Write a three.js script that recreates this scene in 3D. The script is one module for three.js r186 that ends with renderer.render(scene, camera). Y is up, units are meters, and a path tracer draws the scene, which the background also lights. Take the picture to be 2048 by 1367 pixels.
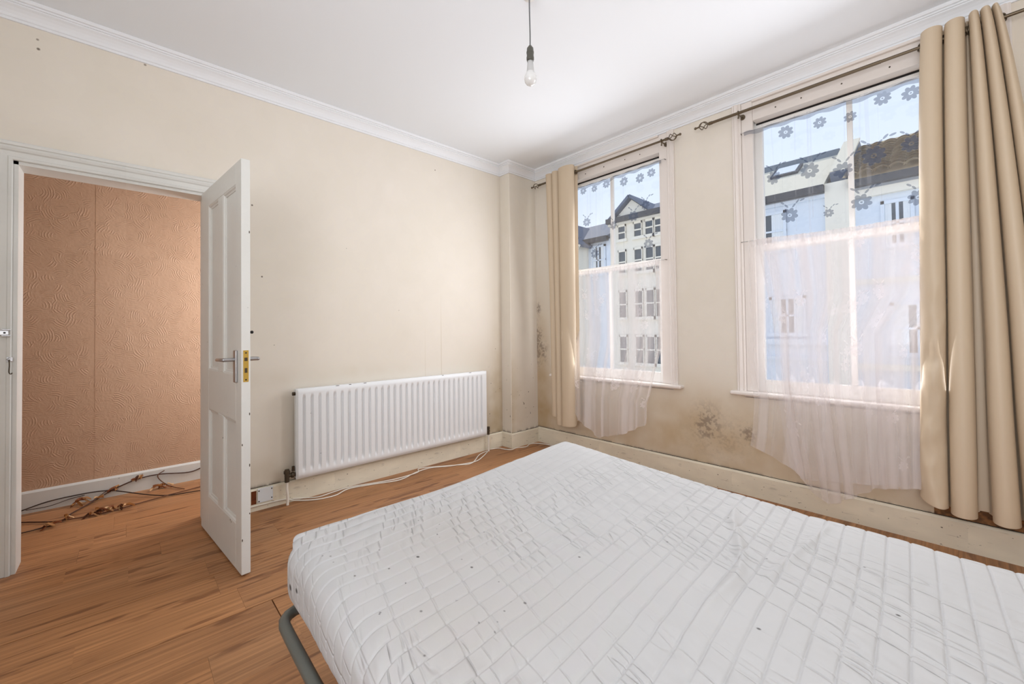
import * as THREE from 'three';
import { RectAreaLightUniformsLib } from 'three/addons/lights/RectAreaLightUniformsLib.js';
import { RoundedBoxGeometry } from 'three/addons/geometries/RoundedBoxGeometry.js';
import { mergeGeometries } from 'three/addons/utils/BufferGeometryUtils.js';

// ------------------------------------------------------------------ camera, sky, sun, area lights, exposure
const scene = new THREE.Scene();
const renderer = new THREE.WebGLRenderer({ antialias: true });
renderer.toneMapping = THREE.LinearToneMapping;
renderer.toneMappingExposure = 1.18;
renderer.shadowMap.enabled = true;
RectAreaLightUniformsLib.init();

const IW = 2048, IH = 1367, FOCAL = 833.5, YAW = 0.747655, PITCH = 0.017264, ROLL = -0.01224, CENTRE_Y = 645.2;
const camera = new THREE.PerspectiveCamera(2 * Math.atan(IH / 2 / FOCAL) * 180 / Math.PI, IW / IH, 0.05, 300);
{
  const f = new THREE.Vector3(Math.sin(YAW) * Math.cos(PITCH), Math.sin(PITCH), -Math.cos(YAW) * Math.cos(PITCH));
  const r0 = new THREE.Vector3(Math.cos(YAW), 0, Math.sin(YAW)), u0 = new THREE.Vector3().crossVectors(r0, f);
  const c = Math.cos(ROLL), s = Math.sin(ROLL);
  const r = r0.clone().multiplyScalar(c).addScaledVector(u0, s), u = u0.clone().multiplyScalar(c).addScaledVector(r0, -s);
  camera.position.set(0, 1.13, 0);
  camera.quaternion.setFromRotationMatrix(new THREE.Matrix4().makeBasis(r, u, f.clone().negate()));
  camera.setViewOffset(IW, IH, 0, IH / 2 - CENTRE_Y, IW, IH);
  camera.updateProjectionMatrix();
}

// sky: pale summer haze, a little bluer towards the zenith
{
  const w = 64, h = 64, d = new Float32Array(w * h * 4);
  for (let y = 0; y < h; y++) {
    const up = Math.max(0, Math.sin(((y + 0.5) / h - 0.5) * Math.PI)), t = Math.pow(up, 0.65);
    for (let x = 0; x < w; x++) {
      const o = (y * w + x) * 4;
      d[o] = 0.91 - 0.48 * t; d[o + 1] = 0.96 - 0.36 * t; d[o + 2] = 1.04 - 0.14 * t; d[o + 3] = 1;
    }
  }
  const sky = new THREE.DataTexture(d, w, h, THREE.RGBAFormat, THREE.FloatType);
  sky.mapping = THREE.EquirectangularReflectionMapping; sky.magFilter = THREE.LinearFilter; sky.needsUpdate = true;
  scene.background = sky; scene.environment = sky;
  scene.backgroundIntensity = 1.0; scene.environmentIntensity = 1.0;
}
// sun: high over the street, from the far end of it, just reaching the inside of the window openings
const sun = new THREE.DirectionalLight(new THREE.Color(1, 0.93, 0.82), 2.8);
sun.position.set(3 + 12, 20, -1 - 24); sun.target.position.set(3, 0, -1);
sun.castShadow = true;
Object.assign(sun.shadow.camera, { left: -25, right: 25, top: 25, bottom: -25, near: 1, far: 90 });
scene.add(sun, sun.target);
// area lights set at the openings; those in the room are added fill
function openingLight(x, y, z, w, h, tx, ty, tz, power, color) {
  const l = new THREE.RectAreaLight(color, power, w, h);
  l.position.set(x, y, z); l.lookAt(tx, ty, tz); scene.add(l); return l;
}
const DAY = new THREE.Color(0.965, 0.985, 1.035);
for (const c of [-2.09, -0.43]) {
  openingLight(3.092, 1.48, c, 0.92, 1.48, 1.0, 1.48, c, 2.0, DAY);       // behind the nets
  openingLight(2.86, 1.55, c + 0.02, 0.86, 1.50, 1.0, 1.30, c + 0.02, 2.8, DAY);   // added fill on the room side of the nets
}
openingLight(-1.22, 1.60, 0.30, 1.90, 1.60, 3.0, 3.7, 0.30, 5.4, DAY);  // added fill at the unseen window behind the camera
openingLight(1.33, 1.45, -3.66, 0.55, 1.30, 0.0, 1.25, -3.66, 8.8, DAY);

// ------------------------------------------------------------------ helpers
const V3 = (x, y, z) => new THREE.Vector3(x, y, z);
const clamp = THREE.MathUtils.clamp, lerp = THREE.MathUtils.lerp, sstep = THREE.MathUtils.smoothstep;
function rng(seed) { let a = seed >>> 0; return () => { a = (a + 0x6d2b79f5) >>> 0; let t = Math.imul(a ^ (a >>> 15), 1 | a); t = (t + Math.imul(t ^ (t >>> 7), 61 | t)) ^ t; return ((t ^ (t >>> 14)) >>> 0) / 4294967296; }; }
function hash(ix, iy, s) { let h = Math.imul(ix, 374761393) ^ Math.imul(iy, 668265263) ^ Math.imul(s + 1, 974634777); h = Math.imul(h ^ (h >>> 13), 1274126177); h ^= h >>> 16; return (h >>> 0) / 4294967296; }
function vnoise(x, y, s = 0) {
  const ix = Math.floor(x), iy = Math.floor(y); let fx = x - ix, fy = y - iy; fx = fx * fx * (3 - 2 * fx); fy = fy * fy * (3 - 2 * fy);
  const a = hash(ix, iy, s), b = hash(ix + 1, iy, s), c = hash(ix, iy + 1, s), d = hash(ix + 1, iy + 1, s);
  return a + (b - a) * fx + (c - a) * fy + (a - b - c + d) * fx * fy;
}
function fbm(x, y, oct = 4, s = 0) { let v = 0, a = 0.5, n = 0; for (let i = 0; i < oct; i++) { v += a * vnoise(x, y, s + i * 17); n += a; a *= 0.5; x *= 2.03; y *= 2.03; } return v / n; }

function texture(w, h, fn, srgb = true, repeat = true) {
  const d = new Uint8Array(w * h * 4);
  for (let y = 0; y < h; y++) for (let x = 0; x < w; x++) {
    const c = fn((x + 0.5) / w, (y + 0.5) / h), o = (y * w + x) * 4;
    if (typeof c === 'number') { d[o] = d[o + 1] = d[o + 2] = clamp(c, 0, 255); } else { d[o] = clamp(c[0], 0, 255); d[o + 1] = clamp(c[1], 0, 255); d[o + 2] = clamp(c[2], 0, 255); }
    d[o + 3] = 255;
  }
  const t = new THREE.DataTexture(d, w, h);
  t.magFilter = THREE.LinearFilter; t.minFilter = THREE.LinearMipmapLinearFilter; t.generateMipmaps = true;
  t.wrapS = t.wrapT = repeat ? THREE.RepeatWrapping : THREE.ClampToEdgeWrapping;
  if (srgb) t.colorSpace = THREE.SRGBColorSpace;
  t.needsUpdate = true; return t;
}
function splat(w, h, list) {            // soft round spots [u, v, ru, rv, strength] -> strength per pixel
  const m = new Float32Array(w * h);
  for (const [u, v, ru, rv, a] of list) for (let y = Math.max(0, Math.floor((v - rv) * h)); y <= Math.min(h - 1, (v + rv) * h); y++) for (let x = Math.max(0, Math.floor((u - ru) * w)); x <= Math.min(w - 1, (u + ru) * w); x++) {
    const d = Math.hypot(((x + 0.5) / w - u) / ru, ((y + 0.5) / h - v) / rv); if (d < 1) m[y * w + x] = Math.max(m[y * w + x], a * (1 - d * d * d));
  }
  return (u, v) => m[Math.min(h - 1, Math.floor(v * h)) * w + Math.min(w - 1, Math.floor(u * w))];
}
function heights(w, h, fn) {            // float height map, values 0..1
  const d = new Float32Array(w * h * 4);
  for (let y = 0, o = 0; y < h; y++) for (let x = 0; x < w; x++, o += 4) { d[o] = d[o + 1] = d[o + 2] = fn((x + 0.5) / w, (y + 0.5) / h); d[o + 3] = 1; }
  const t = new THREE.DataTexture(d, w, h, THREE.RGBAFormat, THREE.FloatType); t.magFilter = THREE.LinearFilter; t.needsUpdate = true; return t;
}
// same texture, uv given in metres: w x h metres, its corner at (x, y)
function sized(t, w, h, x = 0, y = 0) { const c = t.clone(); c.repeat.set(1 / w, 1 / h); c.offset.set(-x / w, -y / h); c.needsUpdate = true; return c; }

function boxUV(g) {      // uv in metres from the side each face looks to
  const p = g.attributes.position, n = g.attributes.normal, uv = new Float32Array(p.count * 2);
  for (let i = 0; i < p.count; i++) {
    const ax = Math.abs(n.getX(i)), ay = Math.abs(n.getY(i)), az = Math.abs(n.getZ(i));
    if (ay >= ax && ay >= az) { uv[i * 2] = p.getX(i); uv[i * 2 + 1] = p.getZ(i); }
    else if (ax >= az) { uv[i * 2] = -p.getZ(i); uv[i * 2 + 1] = p.getY(i); }
    else { uv[i * 2] = p.getX(i); uv[i * 2 + 1] = p.getY(i); }
  }
  g.setAttribute('uv', new THREE.BufferAttribute(uv, 2)); return g;
}
function box(x0, x1, y0, y1, z0, z1, r = 0) {
  const w = x1 - x0, h = y1 - y0, d = z1 - z0;
  const g = r > 0 ? new RoundedBoxGeometry(w, h, d, 2, Math.min(r, w / 2.01, h / 2.01, d / 2.01)) : new THREE.BoxGeometry(w, h, d);
  g.translate((x0 + x1) / 2, (y0 + y1) / 2, (z0 + z1) / 2); return boxUV(g);
}
function merge(list) {
  const out = list.map((g) => {
    let q = g.index ? g.toNonIndexed() : g.clone();
    for (const k of Object.keys(q.attributes)) if (!['position', 'normal', 'uv'].includes(k)) q.deleteAttribute(k);
    if (!q.attributes.normal) q.computeVertexNormals();
    if (!q.attributes.uv) boxUV(q);
    return q;
  });
  return out.length === 1 ? out[0] : mergeGeometries(out);
}
function tube(pts, r, seg = 0, sides = 8, tension = 0.5) {
  const v = pts.map((p) => (p.isVector3 ? p : V3(...p)));
  const c = v.length === 2 ? new THREE.LineCurve3(v[0], v[1]) : new THREE.CatmullRomCurve3(v, false, 'catmullrom', tension);
  return new THREE.TubeGeometry(c, seg || Math.max(1, (v.length - 1) * 6), r, sides, false);
}
function rod(a, b, r, sides = 14) {   // closed cylinder between two points
  const A = V3(...a), B = V3(...b), d = B.clone().sub(A), g = new THREE.CylinderGeometry(r, r, d.length(), sides);
  g.applyQuaternion(new THREE.Quaternion().setFromUnitVectors(V3(0, 1, 0), d.clone().normalize()));
  return g.translate((A.x + B.x) / 2, (A.y + B.y) / 2, (A.z + B.z) / 2);
}
function lathe(pts, seg = 24) { return new THREE.LatheGeometry(pts.map((p) => new THREE.Vector2(p[0], p[1])), seg); }
function mesh(name, geo, mat, parent = scene) {
  const m = new THREE.Mesh(Array.isArray(geo) ? merge(geo) : geo, mat);
  m.name = name; m.castShadow = m.receiveShadow = true; parent.add(m); return m;
}
const taken = {};
const numbered = (n) => { const k = taken[n] = (taken[n] ?? -1) + 1; return k ? n + '_' + String(k).padStart(3, '0') : n; };
function group(name, pos = [0, 0, 0], parent = scene) { const g = new THREE.Group(); g.name = numbered(name); g.position.set(...pos); parent.add(g); return g; }
function info(o, label, category, groupName) { o.userData.label = label; o.userData.category = category; if (groupName) o.userData.group = groupName; return o; }
function structure(o) { o.userData.kind = 'structure'; return o; }
const smesh = (name, geo, mat) => structure(mesh(name, geo, mat));
// moulding swept along a path of corner points with mitred corners, one geometry per straight run; place(u, v, depth) puts it in the room
function sweep(path, profile, side, place, closed = false) {
  const n = path.length, segs = closed ? n : n - 1, dir = [], nor = [];
  for (let i = 0; i < segs; i++) {
    const a = path[i], b = path[(i + 1) % n], l = Math.hypot(b[0] - a[0], b[1] - a[1]);
    dir.push([(b[0] - a[0]) / l, (b[1] - a[1]) / l]); nor.push([-dir[i][1] * side, dir[i][0] * side]);
  }
  const mit = (i) => {
    const p = closed ? nor[(i - 1 + segs) % segs] : nor[Math.max(0, i - 1)], q = closed ? nor[i % segs] : nor[Math.min(segs - 1, i)];
    const k = 1 + p[0] * q[0] + p[1] * q[1]; return [(p[0] + q[0]) / k, (p[1] + q[1]) / k];
  };
  const out = [];
  for (let i = 0; i < segs; i++) {
    const A = path[i], B = path[(i + 1) % n], ma = mit(i), mb = mit((i + 1) % (closed ? n : n + 9)), pos = [];
    const at = (P, m, q) => place(P[0] + m[0] * q[0], P[1] + m[1] * q[0], q[1]);
    for (let j = 0; j < profile.length; j++) {
      const q = profile[j], r = profile[(j + 1) % profile.length];
      const a = at(A, ma, q), b = at(A, ma, r), c = at(B, mb, r), d = at(B, mb, q);
      for (const v of [a, b, c, a, c, d]) pos.push(v.x, v.y, v.z);
    }
    const tri = THREE.ShapeUtils.triangulateShape(profile.map((q) => new THREE.Vector2(q[0], q[1])), []);
    for (const t of tri) { for (const k of t) { const v = at(A, ma, profile[k]); pos.push(v.x, v.y, v.z); } for (const k of [...t].reverse()) { const v = at(B, mb, profile[k]); pos.push(v.x, v.y, v.z); } }
    const g = new THREE.BufferGeometry(); g.setAttribute('position', new THREE.Float32BufferAttribute(pos, 3)); g.computeVertexNormals(); out.push(boxUV(g));
  }
  return out;
}
function grid(nu, nv, fn, uvfn) {      // surface fn(u, v) -> [x, y, z]
  const pos = new Float32Array((nu + 1) * (nv + 1) * 3), uv = new Float32Array((nu + 1) * (nv + 1) * 2), idx = [];
  for (let j = 0, k = 0; j <= nv; j++) for (let i = 0; i <= nu; i++, k++) {
    const p = fn(i / nu, j / nv); pos.set(p, k * 3); uv.set(uvfn ? uvfn(i / nu, j / nv, p) : [i / nu, j / nv], k * 2);
    if (i < nu && j < nv) idx.push(k, k + 1, k + nu + 2, k, k + nu + 2, k + nu + 1);
  }
  const g = new THREE.BufferGeometry();
  g.setAttribute('position', new THREE.BufferAttribute(pos, 3)); g.setAttribute('uv', new THREE.BufferAttribute(uv, 2)); g.setIndex(idx); g.computeVertexNormals(); return g;
}
function piecewise(t, pts) { if (t <= pts[0][0]) return pts[0][1]; for (let i = 1; i < pts.length; i++) if (t <= pts[i][0]) { const a = pts[i - 1], b = pts[i], k = (t - a[0]) / (b[0] - a[0]); return lerp(a[1], b[1], k); } return pts[pts.length - 1][1]; }
const std = (o) => new THREE.MeshStandardMaterial(o), phys = (o) => new THREE.MeshPhysicalMaterial(o);

// ------------------------------------------------------------------ the room's measures
const ZW = -3.09, XW = 3.085, CEIL = 2.745, XB = -1.3, ZN = 1.75;           // door wall, window wall, ceiling, wall behind, near wall
const PX = 2.722, PZ = -2.955;                                           // boxed pier in the corner
const DX0 = -0.398, DX1 = 0.358, DTOP = 1.975, HZ0 = -3.23, HZ1 = -4.085;   // doorway; hall between HZ0 and HZ1
const W1 = -2.09, W2 = -0.43, WH = 0.58, WBOT = 0.66, WTOP = 2.60;           // window centres, half width of hole

// ------------------------------------------------------------------ surface textures
const blotch = (x, y, cx, cy, rx, ry) => Math.exp(-(((x - cx) / rx) ** 2 + ((y - cy) / ry) ** 2));
// swirled relief wallpaper: patches of short curved parallel strokes
const swirl = (() => {
  const N = 1024, cells = 16, f = (u, v) => {
    const x = u * cells, y = v * cells, ix = Math.floor(x), iy = Math.floor(y); let best = 9, bx = 0, by = 0, bi = 0, bj = 0;
    for (let j = -1; j <= 1; j++) for (let i = -1; i <= 1; i++) {
      const wx = ((ix + i) % cells + cells) % cells, wy = ((iy + j) % cells + cells) % cells;
      const px = ix + i + 0.15 + 0.7 * hash(wx, wy, 5), py = iy + j + 0.15 + 0.7 * hash(wx, wy, 6), d = (x - px) ** 2 + (y - py) ** 2;
      if (d < best) { best = d; bx = x - px; by = y - py; bi = wx; bj = wy; }
    }
    const a = hash(bi, bj, 7) * 6.283, off = 0.7 + hash(bi, bj, 8) * 0.9, r = Math.hypot(bx - Math.cos(a) * off, by - Math.sin(a) * off);
    const line = Math.sin(r * 6.283 * 4.6 + 3.5 * vnoise(x * 1.7, y * 1.7, 9)), fade = sstep(vnoise(x * 1.9 + 40, y * 1.9, 11) + 0.35 * (hash(bi, bj, 14) - 0.5), 0.30, 0.75) * (1 - sstep(Math.sqrt(best), 0.42, 0.72));
    return 128 + 105 * Math.max(0, line) ** 1.5 * fade * (0.55 + 0.45 * vnoise(x * 5, y * 5, 12)) + 60 * (fbm(x * 5, y * 5, 3, 13) - 0.5);
  };
  return texture(N, N, f, false);
})();

const holesLeft = [[0.595, 1.954, 0.006, 0.8], [0.65, 1.497, 0.006, 0.8], [-0.322, 2.554, 0.007, 0.75], [-0.325, 2.6, 0.006, 0.5], [1.973, 2.53, 0.006, 0.7], [0.076, 2.645, 0.007, 0.5], [2.52, 0.55, 0.005, 0.7], [2.5, 0.42, 0.006, 0.6], [2.56, 0.33, 0.006, 0.6], [2.64, 0.95, 0.005, 0.5], [2.58, 0.62, 0.005, 0.6], [1.2, 1.75, 0.004, 0.35], [1.62, 1.3, 0.004, 0.35], [0.72, 1.05, 0.004, 0.4]];
const wallLeftSpots = splat(2048, 1280, holesLeft.map(([x, y, r, a]) => [(x - XB) / (XW - XB), y / CEIL, r / (XW - XB), r / CEIL, a]));
const wallLeftMap = texture(2048, 1280, (u, v) => {
  const x = XB + u * (XW - XB), y = v * CEIL, n = fbm(x * 1.3, y * 1.3, 4, 31), f = fbm(x * 9, y * 9, 3, 32);
  let r = 231 + 6 * (n - 0.5) + 4 * (f - 0.5), g = 223 + 6 * (n - 0.5) + 4 * (f - 0.5), b = 210 + 10 * (n - 0.5) + 5 * (f - 0.5);
  const seam = Math.exp(-(((x - 2.02) / 0.003) ** 2)) * sstep(1.25 - y, -0.35, 0.3) + 0.5 * Math.exp(-(((x - 1.86) / 0.003) ** 2)) * sstep(1.0 - y, -0.3, 0.2);
  const damp = blotch(x, y, 2.6, 0.25, 0.32, 0.55) * 0.65 + blotch(x, y, 1.0, 0.83, 0.9, 0.06) * 0.22 * f + blotch(x, y, 0.7, 0.2, 0.25, 0.09) * 0.5 * f + blotch(x, y, 2.68, 0.5, 0.1, 1.2) * 0.35;
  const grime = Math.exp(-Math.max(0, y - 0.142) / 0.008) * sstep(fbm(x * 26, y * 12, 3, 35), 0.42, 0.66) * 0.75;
  const k = 0.34 * damp * (0.5 + f) + 0.16 * seam;
  r *= 1 - 0.5 * k; g *= 1 - 0.62 * k; b *= 1 - 0.85 * k;
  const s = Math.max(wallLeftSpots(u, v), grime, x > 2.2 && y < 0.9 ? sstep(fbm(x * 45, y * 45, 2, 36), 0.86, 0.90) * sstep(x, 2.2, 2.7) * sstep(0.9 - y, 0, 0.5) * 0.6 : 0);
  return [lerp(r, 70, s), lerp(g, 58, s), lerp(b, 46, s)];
}, true, false);
const wallRightMap = texture(2048, 1170, (u, v) => {
  const z = ZN - u * (ZN - ZW), y = v * CEIL, n = fbm(z * 1.3 + 30, y * 1.3, 4, 41), f = fbm(z * 9, y * 9, 3, 42), ff = fbm(z * 70, y * 70, 3, 43), w = fbm(z * 28, y * 28, 3, 47);
  let r = 231 + 6 * (n - 0.5) + 4 * (f - 0.5), g = 223 + 6 * (n - 0.5) + 4 * (f - 0.5), b = 210 + 10 * (n - 0.5) + 5 * (f - 0.5);
  const low = sstep(0.85 - y, 0, 0.7) * 0.5 + blotch(z, y, -2.9, 0.6, 0.14, 0.75) * 0.75 + blotch(z, y, -1.3, 0.42, 0.5, 0.3) * 0.4 + blotch(z, y, 0.35, 1.6, 0.25, 1.4) * 0.25;
  const k = low * (0.55 + 0.8 * f) * 0.55;
  r *= 1 - 0.36 * k; g *= 1 - 0.5 * k; b *= 1 - 0.72 * k;
  const mould = Math.max(blotch(z, y, -1.263, 0.432, 0.085, 0.11) * 0.95, blotch(z, y, -1.0, 0.405, 0.05, 0.055) * 0.8, blotch(z, y, -1.2, 0.36, 0.20, 0.14) * 0.25, blotch(z, y, -2.935, 0.97, 0.05, 0.15) * 1.5, blotch(z, y, -2.87, 0.9, 0.05, 0.1) * 0.7, blotch(z, y, -2.93, 1.35, 0.03, 0.06) * 0.8);
  let s = clamp(mould * (0.18 + 1.3 * sstep(ff * 0.55 + w * 0.45, 0.42, 0.66)), 0, 0.85) * 0.55;
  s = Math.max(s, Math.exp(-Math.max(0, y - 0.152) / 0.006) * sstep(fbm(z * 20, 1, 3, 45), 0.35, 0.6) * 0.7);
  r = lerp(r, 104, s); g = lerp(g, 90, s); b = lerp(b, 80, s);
  const bare = z > -0.117 ? sstep(0.52 + 0.1 * (fbm(z * 12, 3, 3, 46) - 0.5) - y, -0.02, 0.02) : 0;     // paper and plaster gone: brown render
  if (bare > 0) { const q = 0.6 + 0.8 * ff; r = lerp(r, 120 * q, bare); g = lerp(g, 84 * q, bare); b = lerp(b, 50 * q, bare); }
  return [r, g, b];
}, true, false);
const hallMap = texture(512, 512, (u, v) => { const n = fbm(u * 6, v * 6, 4, 51); return [192 + 12 * (n - 0.5), 158 + 12 * (n - 0.5), 131 + 12 * (n - 0.5)]; });
const woodMap = texture(2048, 1024, (u, v) => {
  const x = u * 2.6, y = v * 0.8, warp = 0.010 * (fbm(x * 2.2, y * 9, 3, 61) - 0.5);
  const g1 = fbm(x * 2.2, (y + warp) * 130, 4, 62), g2 = fbm(x * 9, (y + warp) * 420, 3, 63), big = fbm(x * 1.4, y * 6, 3, 64);
  const cath = 0.5 + 0.5 * Math.sin((y + 0.035 * fbm(x * 1.5, y * 7, 3, 65)) * 230);
  const knot = sstep(fbm(x * 5.5, y * 30, 3, 66), 0.66, 0.80), streak = sstep(fbm(x * 3, y * 75, 3, 67), 0.60, 0.82);
  const k = 0.30 * (g1 - 0.5) + 0.13 * (g2 - 0.5) + 0.24 * (big - 0.5) + 0.045 * (cath - 0.5);
  let r = 172 * (1 + k), g = 124 * (1 + 1.1 * k), b = 83 * (1 + 1.2 * k);
  const d = Math.min(0.55, 0.42 * knot + 0.15 * streak);
  return [lerp(r, 84, d), lerp(g, 46, d), lerp(b, 22, d)];
});
const chipMap = texture(1024, 1024, (u, v) => {            // old white gloss paint, chipped and scuffed
  const n = fbm(u * 5, v * 5, 4, 71), c = sstep(fbm(u * 46, v * 46, 3, 72), 0.90, 0.94);
  const k = 1 + 0.05 * (n - 0.5), d = c * 0.75;
  return [lerp(222 * k, 92, d), lerp(222 * k, 84, d), lerp(217 * k, 74, d)];
});
const creamMap = texture(1024, 512, (u, v) => {           // grubby cream gloss on skirtings
  const n = fbm(u * 7, v * 7, 4, 81), c = sstep(fbm(u * 60, v * 60, 3, 82), 0.82, 0.87), sc = sstep(fbm(u * 18, v * 60, 3, 83), 0.72, 0.86) * 0.3;
  const k = 1 + 0.10 * (n - 0.5), d = Math.max(c * 0.8, sc * 0.5);
  return [lerp(232 * k, 92, d), lerp(223 * k, 80, d), lerp(202 * k, 66, d)];
});

const M = {
  wallLeft: std({ map: sized(wallLeftMap, XW - XB, CEIL, XB, 0), roughness: 0.75 }),
  wallRight: std({ map: sized(wallRightMap, ZN - ZW, CEIL, -ZN, 0), bumpMap: sized(swirl, 0.8, 0.8), bumpScale: 0.0006, roughness: 0.75 }),
  wallPlain: std({ color: '#dcd4c6', roughness: 0.8 }),
  hall: std({ map: sized(hallMap, 1.7, 1.7), bumpMap: sized(swirl, 0.95, 0.95), bumpScale: 0.005, roughness: 0.6 }),
  ceiling: std({ color: '#eff3f7', roughness: 0.9 }),
  cornice: std({ color: '#eef0f3', roughness: 0.6 }),
  gloss: std({ map: sized(chipMap, 0.9, 0.9), roughness: 0.38 }),
  doorPaint: std({ map: sized(chipMap, 1.3, 1.3), roughness: 0.42 }),
  skirt: std({ map: sized(creamMap, 1.1, 0.55), roughness: 0.5 }),
  hallSkirt: std({ map: sized(chipMap, 1.4, 1.4), color: '#f4f6f8', roughness: 0.4 }),
  windowPaint: std({ color: '#e9e1da', roughness: 0.45 }),
  sash: std({ color: '#f0eeea', roughness: 0.4 }),
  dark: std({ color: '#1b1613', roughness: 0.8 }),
  sub: std({ color: '#2a1a10', roughness: 0.9 }),
  glass: phys({ color: '#ffffff', transmission: 1, thickness: 0, roughness: 0.0, ior: 1.45 }),
  steel: std({ color: '#b9b9bb', metalness: 0.9, roughness: 0.28 }),
  brass: std({ color: '#d8b45a', metalness: 0.85, roughness: 0.35 }),
  oldBrass: std({ color: '#54493a', metalness: 0.6, roughness: 0.55 }),
  bronze: std({ color: '#6f6250', metalness: 0.7, roughness: 0.4 }),
  radiator: std({ color: '#e9ebec', roughness: 0.35 }),
  cable: std({ color: '#e9e2d6', roughness: 0.5 }),
  tubeGrey: std({ color: '#6a6d67', metalness: 0.25, roughness: 0.42 }),
};
const woodAt = (() => { const s = sized(woodMap, 2.6, 0.8); return [['#ffffff', 0], ['#fbf7f2', 0], ['#fffaf2', 0], ['#f7f1ea', 0]].map(([c]) => std({ map: s, color: c, roughness: 0.5 })); })();

// ------------------------------------------------------------------ shell: floor, ceiling, walls
{
  const floor = structure(group('floor'));
  mesh('subfloor', box(XB - 0.2, XW + 0.28, -0.2, -0.010, HZ1 - 0.2, ZN + 0.2), M.sub, floor);
  const rand = rng(11), PW = 0.198, L = 1.285;
  // rows run along x; z = -2.014 and -2.41 are row edges
  for (let row = -11; row < 20; row++) {
    const z0 = -2.014 + row * PW, z1 = z0 + PW; if (z1 < HZ1 || z0 > ZN) continue;
    const start = row === 0 ? 0.456 - 2 * L : XB - rand() * L;
    const wide0 = row === 0 ? 0.0016 : row === -2 ? 0.0022 : 0.0002, wide1 = row === -1 ? 0.0016 : row === -3 ? 0.0022 : 0.0002;
    for (let x = start; x < XW + 0.02; x += L) {
      const x0 = Math.max(x, XB - 0.02), x1 = Math.min(x + L, XW + 0.02); if (x1 - x0 < 0.02) continue;
      const ga = row === 0 && Math.abs(x - 0.456) < 0.01 ? 0.004 : 0.0002;
      const g = box(x0 + ga, x1 - 0.0002, -0.012, 0, Math.max(z0 + wide0, HZ1), Math.min(z1 - wide1, ZN), 0.0005);
      const du = rand() * 2.6, dv = Math.floor(rand() * 4) * 0.2 + 0.002 - z0, uv = g.attributes.uv;
      for (let i = 0; i < uv.count; i++) uv.setXY(i, uv.getX(i) + du, uv.getY(i) + dv);
      mesh('plank', g, woodAt[Math.floor(rand() * 4)], floor);
    }
  }
}
smesh('ceiling', box(XB - 0.2, XW + 0.3, CEIL, CEIL + 0.2, HZ1 - 0.2, ZN + 0.2), M.ceiling);
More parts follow.
